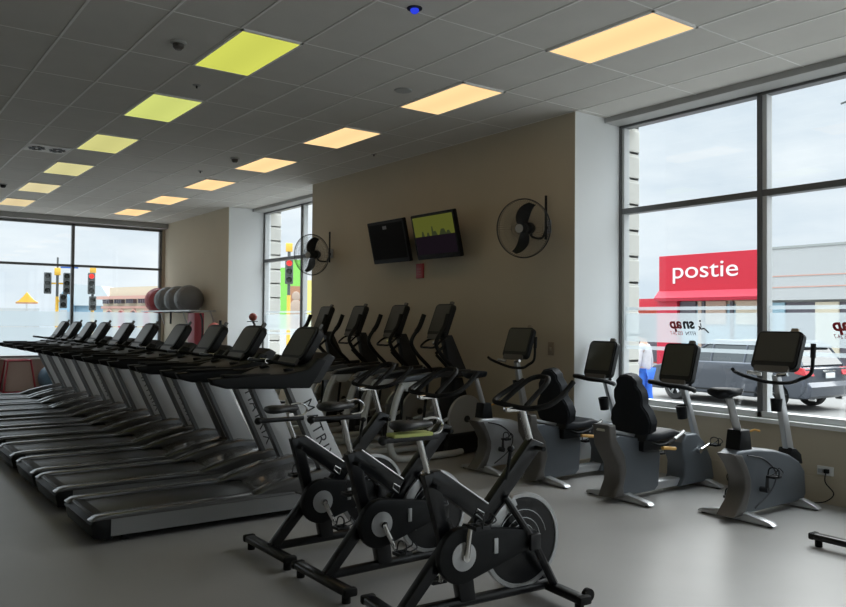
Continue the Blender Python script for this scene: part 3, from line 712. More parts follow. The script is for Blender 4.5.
# ================================================================== ELLIPTICALS
def make_elliptical():
    t = thing('elliptical_trainer', 'x', 'elliptical trainer')
    dk, ch = M['black'], M['char']
    # silver tube frame: up from the back, forward at the floor, one each side joined at the back
    b = MB()
    for s in (-1, 1):
        b.tube(bez([(-.62, s*.30, .98), (-.72, s*.31, .80), (-.80, s*.31, .52), (-.82, s*.31, .25), (-.76, s*.31, .10), (-.62, s*.31, .055), (-.2, s*.31, .05), (.15, s*.30, .05), (.35, s*.24, .05)], 6), .042, 12)
    b.build('tube_frame', M['alus'], t)
    for s in (-1, 1):
        MB().prism([(-.68, .98), (-.60, .88), (-.46, .88), (-.34, 1.0), (-.38, 1.01)], s*.27, s*.345, .008).build('frame_plate', M['alus'], t)
    b = MB()
    for s in (-1, 1): b.prism([(-.70, .99), (-.34, .99), (-.10, 1.03), (.42, 1.06), (.42, 1.12), (-.10, 1.10), (-.62, 1.05)], s*.25, s*.345, .012)
    b.build('upper_rail', ch, t)
    for s in (-1, 1):
        b = MB(); b.prism([(-.66, .995), (-.60, 1.055), (-.20, 1.10), (-.12, 1.04)], s*.25, s*.348, .006); b.build('rail_cap', M['steelgrey'], t)
    b = MB(); b.prism([(.10, .03), (.78, .03), (.80, .30), (.62, .50), (.45, 1.0), (.30, 1.0), (.24, .5), (.08, .3)], -.16, .16, .04, seg=3); b.build('drive_housing', dk, t)
    for s in (-1, 1):
        mt = Matrix.Translation((.46, s*.20, .46)) @ Euler((PI/2, 0, 0)).to_matrix().to_4x4()
        b = MB(); b.lathe([(0, -.02), (.30, -.02), (.315, 0), (.30, .02), (0, .02)], 40, mtx=mt); d = b.build('crank_disc', M['silver'], t)
        b = MB(); b.cyl((.46, s*.22, .46), (.46, s*.232, .46), .045, 18); b.build('hub_cap', ch, d)
        b = MB(); b.prism([(.08, .03), (.86, .03), (.84, .24), (.72, .30), (.14, .28)], s*.17, s*.25, .03, seg=3); b.build('lower_cover', dk, t)
        b = MB(); b.tube([(-.28, s*.17, .36+s*.06), (.46, s*.20, .60)], .022, 10); b.build('pedal_arm', M['silver'], t)
        b = MB(); b.box((-.36, s*.17, .36+s*.06), (.38, .14, .035), .012); b.box((-.19, s*.17, .40+s*.06), (.02, .14, .06), .006); b.build('foot_pedal', ch, t)
        b = MB(); b.tube([(-.28, s*.24, .40), (-.22, s*.27, 1.02)], .018, 10); b.build('pedal_hanger', dk, t)
        b = MB(); b.tube(bez([(-.12, s*.30, 1.06), (-.02, s*.31, 1.10), (.0, s*.31, 1.06), (.14, s*.28, 1.12)], 5), .016, 8)
        b.build('pivot_bracket', ch, t)
        # moving handle: grip bending down and forward to the pivot
        b = MB(); b.tube(bez([(.10, s*.26, 1.82), (.04, s*.27, 1.68), (-.08, s*.27, 1.52), (-.09, s*.27, 1.42), (.02, s*.27, 1.28), (.20, s*.27, 1.12), (.24, s*.27, 1.04)], 6), .026, 10)
        h = b.build('moving_handle', dk, t)
        MB().tube(bez([(.10, s*.26, 1.83), (.04, s*.27, 1.68), (-.02, s*.27, 1.60)], 5), .032, 12).build('grip', M['rubber'], h)
    b = MB(); b.prism([(.34, 1.0), (.64, 1.0), (.34, 1.56), (.20, 1.56)], -.055, .055, .015); b.build('console_mast', ch, t)
    b = MB(); b.tube([(.10, -.02, 1.30), (.36, -.02, 1.06)], .02, 8); b.tube([(.25, 0, 1.42), (.10, -.01, 1.32)], .02, 8); b.build('mast_brace', dk, t)
    b = MB(); b.tube(bez([(.28, .02, 1.52), (.10, .14, 1.50), (-.03, .15, 1.41), (-.04, 0, 1.40), (-.03, -.15, 1.41), (.10, -.14, 1.50), (.28, -.02, 1.52)], 6), .014, 10)
    b.build('fixed_handlebar', dk, t)
    k = bike_console(t, (.20, .0, 1.745), 22, .37, .47, 'bronze')
    b = MB(); b.tube([(-.03, -.10, 1.45), (.04, -.14, 1.50)], .018, 8); b.build('heart_rate_grip', M['chrome'], t)
    return t
el = make_elliptical()
ell = ['nearest elliptical trainer, with pale disc wheel beside the silver upright bike', 'second elliptical trainer from the right, below the television',
       'third elliptical trainer from the right along the beige wall', 'farthest elliptical trainer, standing by the second window']
for i, y in enumerate((8.25, 9.30, 10.38, 11.42)):
    o = el if i == 0 else dup(el)
    o.location = (6.20, y, 0); o['label'] = ell[i]; o['group'] = 'elliptical trainers in front of the beige wall'
# ================================================================== WALL THINGS
def television(y, z, wd, label, pic, x=6.72, yaw=0):
    t = thing('wall_television', label, 'television', (x, y, z), rad(yaw), 'televisions on the beige wall')
    R = Euler((0, rad(-13), 0)).to_matrix().to_4x4()
    def pl(d, off, bev, nm, m, par):
        b = MB(); q = bmesh.new(); bmesh.ops.create_cube(q, size=1); bmesh.ops.scale(q, vec=d, verts=q.verts)
        if bev: bmesh.ops.bevel(q, geom=q.edges[:], offset=bev, segments=2, affect='EDGES')
        b.bm(q, 0, R @ Matrix.Translation(off)); return b.build(nm, m, par)
    k = pl((.06, wd, .65), (0, 0, 0), .008, 'casing', M['tvcase'], t)
    if pic:
        pl((.004, wd-.09, .28), (-.032, 0, .145), 0, 'screen', M['tvgreen'], k); pl((.004, wd-.09, .26), (-.032, 0, -.125), 0, 'screen', M['tvdark'], k)
        for dy, h, wdt in ((.26, .07, .05), (.14, .05, .05), (.03, .13, .04), (-.02, .06, .08), (-.2, .08, .12), (-.32, .05, .08)):
            b = MB(); q = bmesh.new(); bmesh.ops.create_cone(q, cap_ends=True, segments=8, radius1=.5, radius2=.2, depth=1); bmesh.ops.scale(q, vec=(.004, wdt*1.4, h), verts=q.verts)
            b.bm(q, 0, R @ Matrix.Translation((-.0345, dy, .005+h/2)))
            b.build('picture_figure', M['tvpic'], k, 0)
    else:
        pl((.004, wd-.09, .54), (-.032, 0, .01), 0, 'screen', M['tvblk'], k)
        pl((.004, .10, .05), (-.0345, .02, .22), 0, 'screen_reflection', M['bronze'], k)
    b = MB(); L_ = XT-.004-x
    b.box((L_-.015, 0, .03), (.03, .22, .22), .005); b.cyl((.03, 0, .02), (L_-.02, 0, .03), .03, 12); b.box((.04, 0, .0), (.03, .4, .12), .005, rot=(0, rad(-13), 0))
    b.build('wall_bracket', M['black'], t); return t
television(8.80, 2.95, 1.0, 'wall television showing a greenish field with dark figures, right one of the pair', True)
television(9.98, 2.95, .98, 'dark wall television with nearly black screen, left one of the pair', False, yaw=0)
t = thing('alarm_box', 'small red notice box on the beige wall below the televisions', 'alarm box', (XT-.004, 9.50, 2.49))
MB().b2(-.03, 0, -.085, .085, -.11, .11, .006).build('box', M['red'], t); b = MB(); b.b2(-.033, -.029, -.05, .05, .02, .035); b.b2(-.033, -.029, -.04, .04, -.02, -.005); b.b2(-.033, -.029, -.05, .05, -.06, -.045); b.build('notice_lines', M['medr'], t, 0)

def wall_fan(c, az, tilt, label):
    """c = hub position in the world; disc faces azimuth az (degrees clockwise from +y)"""
    t = thing('wall_fan', label, 'fan', c, 0, 'round wall fans')
    n = Vector((math.sin(rad(az))*math.cos(rad(tilt)), math.cos(rad(az))*math.cos(rad(tilt)), -math.sin(rad(tilt))))
    q = n.to_track_quat('Z', 'Y').to_matrix().to_4x4()
    R_ = .355
    b = MB()
    for r, z in ((R_, 0), (R_*.985, .03), (R_*.985, -.03)): b.tube([q @ Vector((r*math.cos(a), r*math.sin(a), z)) for a in [k*PI/24 for k in range(48)]], .006 if z == 0 else .003, 6, closed=True)
    g = b.build('guard_rim', M['char'], t)
    b = MB()
    for k in range(72):
        a = k*PI/36
        for s in (1, -1):
            P = [Vector((R_*math.cos(a)*u, R_*math.sin(a)*u, s*h)) for u, h in ((.14, .10), (.5, .095), (.85, .065), (1, .0))]
            b.tube([q @ p for p in P], .0017, 3, cap=False)
    for r, h in ((.6, .09), (.3, .10)):
        for s in (1, -1): b.tube([q @ Vector((R_*r*math.cos(a), R_*r*math.sin(a), s*h)) for a in [k*PI/16 for k in range(32)]], .0015, 4, closed=True)
    b.build('wire_guard', M['char'], t)
    for k in range(2):
        b = MB(); vs = []; fs = []; m_ = 8; a0 = k*PI+PI/2+.1
        for i in range(m_+1):
            u = i/m_; r = .05+.27*u; wd = .025+.065*math.sin(PI*min(1, u*.8+.12)); sw = -.55*u*u
            for s in (-1, 1):
                a = a0+sw+s*wd/max(r, .09)
                for zz in (-.003, .003): vs.append(q @ Vector((r*math.cos(a), r*math.sin(a), s*.018+zz)))
        for i in range(m_):
            o = i*4; p = o+4
            fs += [(o, o+2, p+2, p), (o+1, p+1, p+3, o+3), (o, p, p+1, o+1), (o+2, o+3, p+3, p+2)]
        fs += [(0, 1, 3, 2), (m_*4, m_*4+2, m_*4+3, m_*4+1)]
        b.add(vs, fs); b.build('blade', M['blackg'], t)
    b = MB(); b.lathe([(0, -.05), (.055, -.05), (.06, .02), (.04, .05), (0, .055)], 20, mtx=q); b.build('hub', M['black'], t)
    b = MB(); b.lathe([(0, .102), (.05, .102), (.052, .11), (0, .114)], 20, mtx=q); b.build('centre_badge', M['silver'], t)
    b = MB(); b.lathe([(0, -.22), (.06, -.21), (.075, -.17), (.075, -.09), (.05, -.07), (0, -.07)], 20, mtx=q); b.build('motor', M['black'], t)
    wx = XT-.004-c[0]; back = q @ Vector((0, 0, -.17))
    b = MB(); b.tube(bez([back, back+Vector((.02, -.02, -.10)), Vector((wx-.10, back.y-.10, back.z-.12)), Vector((wx-.05, back.y-.12, .0)), Vector((wx-.02, back.y-.12, .04))], 6), .015, 10)
    b.tube([Vector((wx-.05, back.y-.12, -.12)), Vector((wx-.05, back.y-.12, .42))], .016, 8)
    b.build('bracket_arm', M['black'], t)
    b = MB(); b.box((wx-.015, back.y-.12, .04), (.03, .10, .16), .005); b.build('wall_plate', M['silver'], t)
    return t
wall_fan((6.60, 6.92, 2.87), 251, 6, 'large round wall fan on the beige wall right of the televisions')
wall_fan((6.58, 12.20, 2.88), 243, 6, 'round wall fan left of the televisions, in front of the second window')
t = thing('wall_switch', 'beige wall switch plate right of the silver bike console', 'switch', (XT-.004, 6.80, 1.42))
MB().b2(-.012, 0, -.05, .05, -.08, .08, .004).build('plate', M['tan'], t); MB().b2(-.018, -.012, -.015, .015, -.02, .02, .002).build('rocker', M['beige'], t)

def outlet(y, label, d=1):
    t = thing('power_outlet', label, 'power outlet', (XW, y, .32))
    MB().b2(-.012, 0, -.08, .08, -.045, .045, .004).build('plate', M['sill'], t)
    for s in (.035, -.02): MB().b2(-.045, -.012, s-.022, s+.022, -.02, .02, .005).build('plug', M['black'] if s < 0 else M['silver'], t)
    MB().tube(bez([(-.04, -.02, -.01), (-.07, -.03, -.10), (-.05, -.10*d, -.20), (-.09, -.04*d, -.28), (-.13, .08*d, -.31), (-.15, .12*d, -.313)], 6), .0055, 6).build('power_cord', M['black'], t)
outlet(3.87, 'white power outlet with two plugs and dangling cord at the right'); outlet(4.80, 'power outlet with cords between the recumbent and upright bikes', -1)

# ball rack with balls on the far beige pier
t = thing('ball_rack', 'thin metal wall rack holding the exercise balls', 'rack', (0, 0, 0))
b = MB(); b.tube([(6.32, 17.35, 1.93), (6.32, 20.95, 1.93)], .018, 8); b.tube([(6.86, 17.35, 1.93), (6.86, 20.95, 1.93)], .018, 8); b.build('rail', M['silver'], t)
for y in (17.4, 19.2, 20.9): MB().tube([(6.30, y, 1.93), (6.925, y, 1.93)], .016, 8).build('bracket', M['silver'], t); MB().tube([(6.8, y, 1.93), (6.915, y, 1.60)], .014, 8).build('brace', M['silver'], t)
MB().tube([(6.5, 19.2, 1.92), (6.5, 19.2, 1.62)], .025, 8).build('hook', M['char'], t)
for y, m, lab in ((18.20, 'ballg', 'grey exercise ball on the wall rack, rightmost and fully visible'), (18.92, 'ballg', 'grey exercise ball on the wall rack, second from the right'),
                  (19.66, 'ballg', 'grey exercise ball on the wall rack next to the red one'), (20.40, 'ballr', 'red exercise ball at the left end of the wall rack')):
    b = MB(); b.ball((0, 0, 0), .335, (1, 1, .97), 32)
    for k in range(-2, 3): r = math.sqrt(.335**2-(k*.09)**2); b.tube([(r*math.cos(a), k*.09, r*math.sin(a)*.97) for a in [i*PI/20 for i in range(40)]], .004, 4, closed=True)
    o = b.build('exercise_ball', M[m]); o.location = (6.585, y, 2.21); tag(o, lab, 'exercise ball', 'exercise balls on the wall rack')
t = thing('storage_tower', 'tall dark red storage tower below the ball rack', 'storage tower', (6.50, 17.50, 0))
MB().b2(-.11, .11, -.22, .22, 0, 1.88, .01).build('column', M['redpanel'], t); MB().b2(-.2, .2, -.28, .28, 0, .06, .01).build('base_plate', M['char'], t)
MB().tube(bez([(.0, -.27, 1.86), (.02, -.34, 1.7), (.02, -.34, 1.3), (0, -.27, 1.1)], 6), .02, 8).build('side_loop', M['char'], t)
t = thing('medicine_ball_rack', 'slim rack post with medicine balls beside the white wall end', 'rack', (6.66, 16.45, 0))
b = MB(); b.cyl((0, 0, 0), (0, 0, 1.72), .03, 10); b.lathe([(0, 0), (.22, 0), (.22, .03), (0, .03)], 24); b.build('post', M['black'], t)
for z in (.40, .75, 1.0, 1.42): MB().lathe([(.09, 0), (.12, 0), (.12, .02), (.09, .02), (.09, 0)], 20, mtx=Matrix.Translation((-.14, 0, z))).build('ring', M['black'], t)
for z, m, lab in ((1.53, 'medr', 'dark red medicine ball at the top of the slim rack post'), (1.11, 'medb', 'blue medicine ball on the slim rack post beside the white wall')):
    o = MB().ball((0, 0, 0), .14, (1, 1, 1), 20).build('medicine_ball', M[m]); o.location = (6.52, 16.45, z); tag(o, lab, 'medicine ball')
t = thing('ball_stand', 'thin dark stand with a round plate in front of the white wall end', 'stand', (6.12, 13.5, 0))
b = MB(); b.cyl((0, 0, 0), (0, 0, 1.66), .022, 10); b.tube([(0, 0, 1.66), (-.03, 0, 1.70)], .02, 8); b.build('pole', M['char'], t); MB().lathe([(0, 0), (.16, 0), (.16, .02), (0, .02)], 24).build('base', M['char'], t)
MB().lathe([(0, 0), (.10, 0), (.10, .014), (0, .014)], 24, mtx=Matrix.Translation((-.04, 0, 1.70))).build('plate', M['char'], t)
o = MB().ball((0, 0, 0), .075, (1, 1, 1), 18).build('small_ball', M['medr']); o.location = (6.09, 13.5, 1.789); tag(o, 'small reddish ball on the thin stand before the white wall', 'ball')

# far end, below the far window
o = MB().ball((0, 0, 0), .33, (1, 1, .97), 28).build('exercise_ball', M['ballb']); o.location = (4.09, 20.30, .32); tag(o, 'blue exercise ball on the floor under the far window', 'exercise ball')
for x, lab in ((3.38, 'dark red trapezoid jump box under the far window, left of the blue ball'), (2.55, 'dark red jump box cut by the left edge of the picture')):
    t = thing('jump_box', lab, 'jump box', (x, 20.6, 0), 0, 'jump boxes below the far window')
    b = MB()
    for s in (-1, 1):
        for q in (-1, 1): b.tube([(s*.34, q*.30, .02), (s*.24, q*.2, .74)], .02, 8)
        b.tube([(s*.24, -.2, .74), (s*.24, .2, .74)], .02, 8); b.tube([(s*.34, -.3, .02), (s*.34, .3, .02)], .02, 8)
    for q in (-1, 1): b.tube([(-.24, q*.2, .74), (.24, q*.2, .74)], .02, 8); b.tube([(-.34, q*.3, .02), (.34, q*.3, .02)], .02, 8)
    b.build('frame', M['redpanel'], t)
    q = bmesh.new(); vs = [q.verts.new(p) for p in [(-.3, -.28, .03), (.3, -.28, .03), (.3, .28, .03), (-.3, .28, .03), (-.23, -.19, .73), (.23, -.19, .73), (.23, .19, .73), (-.23, .19, .73)]]
    for f_ in ((0, 1, 2, 3), (4, 5, 6, 7), (0, 1, 5, 4), (1, 2, 6, 5), (2, 3, 7, 6), (3, 0, 4, 7)): q.faces.new([vs[i] for i in f_])
    MB().bm(q).build('panel', M['pink'], t, 0)

# ================================================================== OUTSIDE
def ex(o): o['kind'] = 'structure'; return o
GZ = -.2
struct('ground', MB().b2(11.2, 60, -30, 90, GZ-.1, GZ), M['o_ground']); struct('ground', MB().b2(-60, 11.2, YF+3.2, 90, GZ-.1, GZ), M['o_ground'])
struct('footpath', MB().b2(7.95, 11.0, -30, YF+3.2, GZ-.1, -.06), M['o_path']); struct('footpath', MB().b2(-60, 7.95, YF+.2, YF+3.2, GZ-.1, -.06), M['o_path'])
struct('kerb', MB().b2(11.0, 11.2, -30, YF+3.4, GZ-.1, -.05, .02), M['o_kerb'])
struct('footpath', MB().b2(24.5, 40, -30, 46, GZ-.1, -.06), M['o_path'])
# rusticated corner piers of the gym's own front
def quoin(x1, y0, y1, x0=7.96):
    b = MB(); z = -.06
    k = 0
    while z < 4.6:
        b.b2(x0, x1, y0, y1, z+.012, z+.30-.012, .012); b.b2(x0, x1-.012, y0+.01, y1-.02, z-.012, z+.012); z += .33; k += 1
        b.b2(x0, x1-.012, y0+.01, y1-.02, z-.045, z+.012)
    return struct('wall_right', b, M['o_quoin'])
quoin(8.19, YC+.02, YC+.9); quoin(8.24, 16.75, 17.7); struct('wall_right', MB().b2(7.95, 8.1, YC+.9, YE, -.06, 4.6), M['o_quoin'])

# shops across the street
bp = thing('shop_building', 'bright red shop across the street with white lettering on its sign', 'building', (28.4, 18.5, GZ))
MB().b2(0.05, 8, -2.5, 2.7, 0, 4.3).build('wall', M['o_cream'], bp, 0)
s_ = MB(); s_.b2(-.15, .25, -2.5, 2.72, 3.28, 4.78, .01); sg = s_.build('sign_board', M['o_red'], bp, 0)
text('sign_lettering', 'postie', .97, M['wlet'], frame_mtx((-.17, .52, 4.10), (0, -1, 0), (0, 0, 1)), sg, .01, bold=.0, sx=1.3, spacing=1.0)
b = MB(); b.prism([(-.45, 2.85), (-.5, 2.98), (-.2, 3.28), (.1, 3.28), (.1, 2.85)], -2.5, 2.72, 0); b.build('canopy', M['o_red2'], bp, 0)
MB().b2(-.25, .06, 1.75, 2.75, 0, 2.86).build('entrance_panel', M['o_red2'], bp, 0)
MB().b2(-.0, .1, -1.9, 1.7, .3, 2.7).build('shop_window', M['o_glass'], bp, 0)
for y, wd, m in ((1.35, .75, 'o_dark'), (.78, .16, 'o_tan'), (.62, .12, 'o_dark'), (.05, .9, 'o_tan'), (-.65, .14, 'o_dark'), (-1.3, .9, 'o_cream')):
    MB().b2(-.08, .05, y-wd/2, y+wd/2, 1.9 if wd > .3 else 0, 2.82).build('shopfront_panel', M[m], bp, 0)
bo = thing('shop_building', 'low orange-red shop left of the red sign building', 'building', (29.2, 24.3, GZ))
MB().b2(0, 8, -3.0, 3.6, 0, 2.9).build('wall', M['o_orange'], bo, 0); MB().b2(-.3, .0, -3.0, 3.6, 2.55, 3.0).build('fascia', M['o_red'], bo, 0); MB().b2(-.05, 0, -2.8, 3.4, .2, 2.3).build('shop_window', M['o_dark'], bo, 0)
bw = thing('shop_building', 'white clad shop to the right with thin pink stripes and a grey gable behind', 'building', (27.0, 9.0, GZ))
MB().b2(0.3, 1.1, -9, 6.9, 0, 4.55).build('wall', M['o_white'], bw, 0); b = MB(); b.b2(0, .35, -9, 6.95, 2.78, 4.65); b.build('fascia', M['o_white'], bw, 0)
for z in (3.22, 3.62): MB().b2(-.015, 0, -9, 6.95, z, z+.035).build('stripe', M['o_pink'], bw, 0)
MB().b2(-.03, .36, -9, 6.95, 4.62, 4.70).build('coping', M['o_grey'], bw, 0); MB().b2(.2, .3, -8.8, 6.9, .1, 2.7).build('shop_window', M['o_dark'], bw, 0)
for i in range(8): MB().b2(.12, .2, 6.0-1.9*i, 6.8-1.9*i, .2, 2.7).build('window_panel', M['o_glass'] if i % 2 == 0 else M['o_cream'], bw, 0)
b = MB(); q = bmesh.new(); vs = [q.verts.new(p) for p in [(3, -8, 4.5), (3, 5.6, 4.5), (3, -1.5, 7.0), (10, -8, 4.5), (10, 5.6, 4.5), (10, -1.5, 7.0)]]
for f_ in ((0, 1, 2), (3, 5, 4), (0, 2, 5, 3), (1, 4, 5, 2), (0, 3, 4, 1)): q.faces.new([vs[i] for i in f_])
b.bm(q).build('gable_roof', M['o_grey'], bw, 0)

# parked dark wagon
def make_car():
    t = thing('parked_car', 'dark grey wagon parked outside with white number plate and red tail lamps', 'car')
    # x forward, y left, z up; origin on the road midway between the wheels
    lower = [(-2.15, .45), (-2.2, .62), (-2.14, .95), (-2.02, 1.02), (-1.6, 1.04), (1.0, 1.02), (1.35, .98), (2.0, .84), (2.2, .66), (2.22, .40), (2.1, .25), (1.75, .25), (1.70, .45), (1.55, .62), (1.32, .68), (1.09, .62), (.94, .45), (.90, .24), (-.92, .24), (-.96, .45), (-1.11, .62), (-1.34, .68), (-1.57, .62), (-1.72, .45), (-1.76, .28), (-2.0, .28)]
    b = MB(); b.prism(lower, -.88, .88, .05, seg=3); b.build('body', M['car'], t)
    def cabin(z0, z1, f0, f1, r0_, r1_, w0, w1_, nm, m, bev=.03):
        q = bmesh.new()
        vs = [q.verts.new(p) for p in [(r0_, -w0, z0), (f0, -w0, z0), (f0, w0, z0), (r0_, w0, z0), (r1_, -w1_, z1), (f1, -w1_, z1), (f1, w1_, z1), (r1_, w1_, z1)]]
        for f_ in ((0, 1, 2, 3), (4, 5, 6, 7), (0, 1, 5, 4), (1, 2, 6, 5), (2, 3, 7, 6), (3, 0, 4, 7)): q.faces.new([vs[i] for i in f_])
        bmesh.ops.recalc_face_normals(q, faces=q.faces)
        if bev: bmesh.ops.bevel(q, geom=q.edges[:], offset=bev, segments=2, affect='EDGES')
        return MB().bm(q).build(nm, m, t)
    cabin(1.0, 1.44, 1.15, .45, -2.08, -1.80, .83, .66, 'windows', M['carglass'])
    cabin(1.41, 1.50, .55, .40, -1.92, -1.86, .68, .60, 'roof', M['car'])
    for s in (-1, 1):
        for x0, x1 in ((.28, .30), (-.62, -.62), (-1.50, -1.44), (1.12, .46), (-2.06, -1.80)):
            b = MB(); b.tube([(x0, s*.835, 1.0), (x1, s*.665, 1.44)], .03, 6); b.build('pillar', M['car'], t)
        MB().tube([(.35, s*.60, 1.53), (-1.7, s*.60, 1.53)], .018, 8).build('roof_rail', M['silver'], t)
        for x in (-.3, -1.2):
            MB().b2(x-.1, x+.1, s*.885, s*.90, .86, .89, .004).build('door_handle', M['car'], t)
        MB().tube([(-1.75, s*.882, .36), (1.8, s*.882, .34)], .02, 6).build('sill_strip', M['black'], t)
        b = MB(); b.box((.95, s*.98, 1.08), (.12, .2, .13), .03); b.build('wing_mirror', M['car'], t)
        for x in (-1.34, 1.32):
            mt = Matrix.Translation((x, s*.78, .34)) @ Euler((PI/2, 0, 0)).to_matrix().to_4x4()
            b = MB(); b.lathe([(.2, -.11), (.31, -.11), (.335, -.08), (.34, 0), (.335, .08), (.31, .11), (.2, .11)], 36, mtx=mt); wh = b.build('wheel', M['tyre'], t)
            b = MB(); yo = s*.86
            b.tube([(x+.215*math.cos(a), yo, .34+.215*math.sin(a)) for a in [k*PI/14 for k in range(28)]], .014, 6, closed=True)
            for k in range(5):
                a = k*2*PI/5+.3; 
                for da in (-.12, .12): b.tube([(x+.04*math.cos(a), yo, .34+.04*math.sin(a)), (x+.21*math.cos(a+da), yo, .34+.21*math.sin(a+da))], .015, 6)
            b.cyl((x, yo-s*.02, .34), (x, yo+s*.02, .34), .05, 14); b.build('alloy_rim', M['alloy'], wh)
            b = MB(); b.cyl((x, s*.74, .34), (x, s*.80, .34), .205, 24); b.build('brake_disc', M['char'], wh)
        b = MB(); b.prism([(-2.2, .80), (-2.12, .97), (-1.88, 1.0), (-1.92, .84)], s*.58, s*.895, .01); b.build('tail_lamp', M['tail'], t)
        b = MB(); b.box((-2.185, s*.72, .50), (.03, .14, .09), .01); b.build('rear_reflector', M['tail'], t)
        b = MB(); b.tube([(-2.2, s*.55, .27), (-2.05, s*.55, .27)], .035, 12); b.build('exhaust_tip', M['chrome'], t)
    b = MB(); b.prism([(-2.26, .36), (-2.28, .56), (-2.2, .66), (-2.0, .66), (-2.0, .30), (-2.2, .30)], -.86, .86, .03, seg=3); b.build('rear_bumper', M['car'], t)
    b = MB(); b.box((-2.225, 0, .80), (.015, .36, .12), .003); pl = b.build('number_plate', M['plate'], t)
    b = MB(); b.box((-2.2, 0, .90), (.02, .5, .03), .004); b.build('boot_trim', M['chrome'], t)
    return t
car = make_car()
hx, hy = .05, .9987; yaw_c = math.atan2(hy, hx)
# rear left wheel stands at (17.05, 9.71); left = (-hy, hx)
car.location = (17.05+1.34*hx-(-hy)*.80, 9.71+1.34*hy-hx*.80, GZ); car.rotation_euler = (0, 0, yaw_c)

# traffic lights
def signal(name, loc, rz, heads, label, h=4.0, sign=False, yoke=True):
    t = thing(name, label, 'traffic light', (loc[0], loc[1], GZ), rz)
    MB().cyl((0, 0, 0), (0, 0, 2.75), .06, 12).build('pole', M['t_yellow'], t); MB().cyl((0, 0, 2.75), (0, 0, h-GZ), .05, 12).build('upper_pole', M['t_grey'], t)
    for (dx, dz, n, lit) in heads:
        b = MB(); hh = .27*n; b.box((dx, -.14, dz-GZ), (.26, .18, hh), .03)
        for k in range(n):
            z = dz-GZ+hh/2-.135-.27*k
            b.lathe([(.11, 0), (.115, .16), (.10, .16), (.095, 0)], 14, mtx=Matrix.Translation((dx, -.23, z)) @ Euler((PI/2, 0, 0)).to_matrix().to_4x4())
        hd = b.build('signal_head', M['t_grey'], t)
        for k in range(n):
            z = dz-GZ+hh/2-.135-.27*k
            MB().ball((dx, -.225, z), .10, (1, .25, 1), 12).build('signal_lens', M['t_red'] if (lit and k == 0) else M['t_off'], hd)
        MB().b2(min(0, dx), max(0, dx)+.001, -.03, .03, dz-GZ-.03, dz-GZ+.03).build('mounting_arm', M['t_yellow'], t)
    MB().box((0, 0, h-GZ-.12), (.22, .16, .28), .02).build('pole_cap', M['t_yellow'], t)
    if sign:
        b = MB(); b.b2(.1, .72, -.015, .015, h-GZ+.02, h-GZ+.16); b.build('street_sign', M['t_blue'], t, 0); MB().cyl((0, 0, h-GZ), (0, 0, h-GZ+.42), .035, 8).build('sign_post', M['t_grey'], t)
    return t
signal('traffic_light', (6.61, 32.37), rad(-12), [(-.33, 3.05, 3, False), (.33, 3.05, 3, False), (.22, 2.38, 2, False)], 'yellow traffic light pole with two dark signal heads and a small blue street sign', 3.62, True)
signal('traffic_light', (7.70, 31.6), rad(-12), [(-.05, 3.05, 3, True), (.0, 2.30, 2, False)], 'traffic light showing red, seen through the far window', 3.72)
signal('traffic_light', (11.9, 23.6), rad(-25), [(0, 3.32, 3, True)], 'traffic light with yellow top seen through the second window', 4.25)

# buildings seen through the far window
bb = thing('corner_building', 'cream building with red bands and arched windows beyond the far window', 'building', (10.7, 41.8, GZ), rad(-75))
bb.scale = (.73, .73, .83)
MB().b2(0, 8.5, 0, 4, 0, 3.35).build('wall', M['o_cream'], bb, 0); MB().b2(.4, 8.5, .2, 3.8, 3.3, 4.2).build('parapet', M['o_cream'], bb, 0)
MB().b2(-.35, 8.5, -.35, 0, 3.48, 3.66).build('cornice', M['o_pink'], bb, 0); MB().b2(-.1, 8.5, -.1, 0, 2.92, 3.06).build('string_band', M['o_pink'], bb, 0)
for i in range(5):
    for k in range(4): MB().b2(.45+1.45*i+.24*k, .58+1.45*i+.24*k, -.3, 0, 3.22, 3.46).build('cornice_bracket', M['o_dark'], bb, 0)
for i in range(5):
    b = MB(); x = .9+1.5*i; P = [(x-.35, 0.6), (x+.35, .6), (x+.35, 2.4)]+[(x+.35*math.cos(a), 2.4+.35*math.sin(a)) for a in [k*PI/8 for k in range(1, 8)]]+[(x-.35, 2.4)]
    b.prism(P, -.06, 0, 0); b.build('arched_window', M['o_red2'] if i % 2 else M['o_dark'], bb, 0)
    MB().tube([(x+.4*math.cos(a), -.05, 2.43+.4*math.sin(a)) for a in [k*PI/8 for k in range(9)]], .06, 6).build('window_arch', M['o_pink'], bb)
bh = thing('gabled_house', 'light blue house with pale roof beyond the far window', 'house', (12.1, 58.9, GZ), rad(-37))
MB().b2(.3, 3.6, .3, 7, 0, 2.9).build('wall', M['o_blue'], bh, 0)
b = MB(); b.prism([(-.2, 2.8), (1.0, 4.3), (3.0, 4.15), (3.9, 2.8)], 0, 7.4, 0); b.build('roof', M['o_roof'], bh, 0)
b = MB(); b.prism([(-.1, 0), (-.1, 2.9), (.5, 3.9), (1.1, 2.9), (1.1, 0)], -.25, .1, 0); b.build('gable_front', M['o_blue'], bh, 0); MB().b2(.3, .75, -.32, -.25, .4, 2.5).build('window', M['o_white'], bh, 0)
MB().b2(1.3, 3.5, .22, .3, 1.1, 2.2).build('window', M['o_glass'], bh, 0)
bs = thing('roadside_sign', 'yellow roof-shaped sign beyond the far window at the left', 'sign', (8.0, 46.5, GZ), rad(-30))
bs.scale = (.5, .5, 1)
b = MB(); b.prism([(-1.2, 2.75), (-.8, 2.85), (-.4, 3.05), (0, 3.3), (.4, 3.05), (.8, 2.85), (1.2, 2.75)], -.06, .06, 0); b.build('roof_shape', M['t_yellow'], bs, 0); MB().b2(-1.1, 1.1, -.08, .08, 2.68, 2.76).build('dark_band', M['brown'], bs, 0)
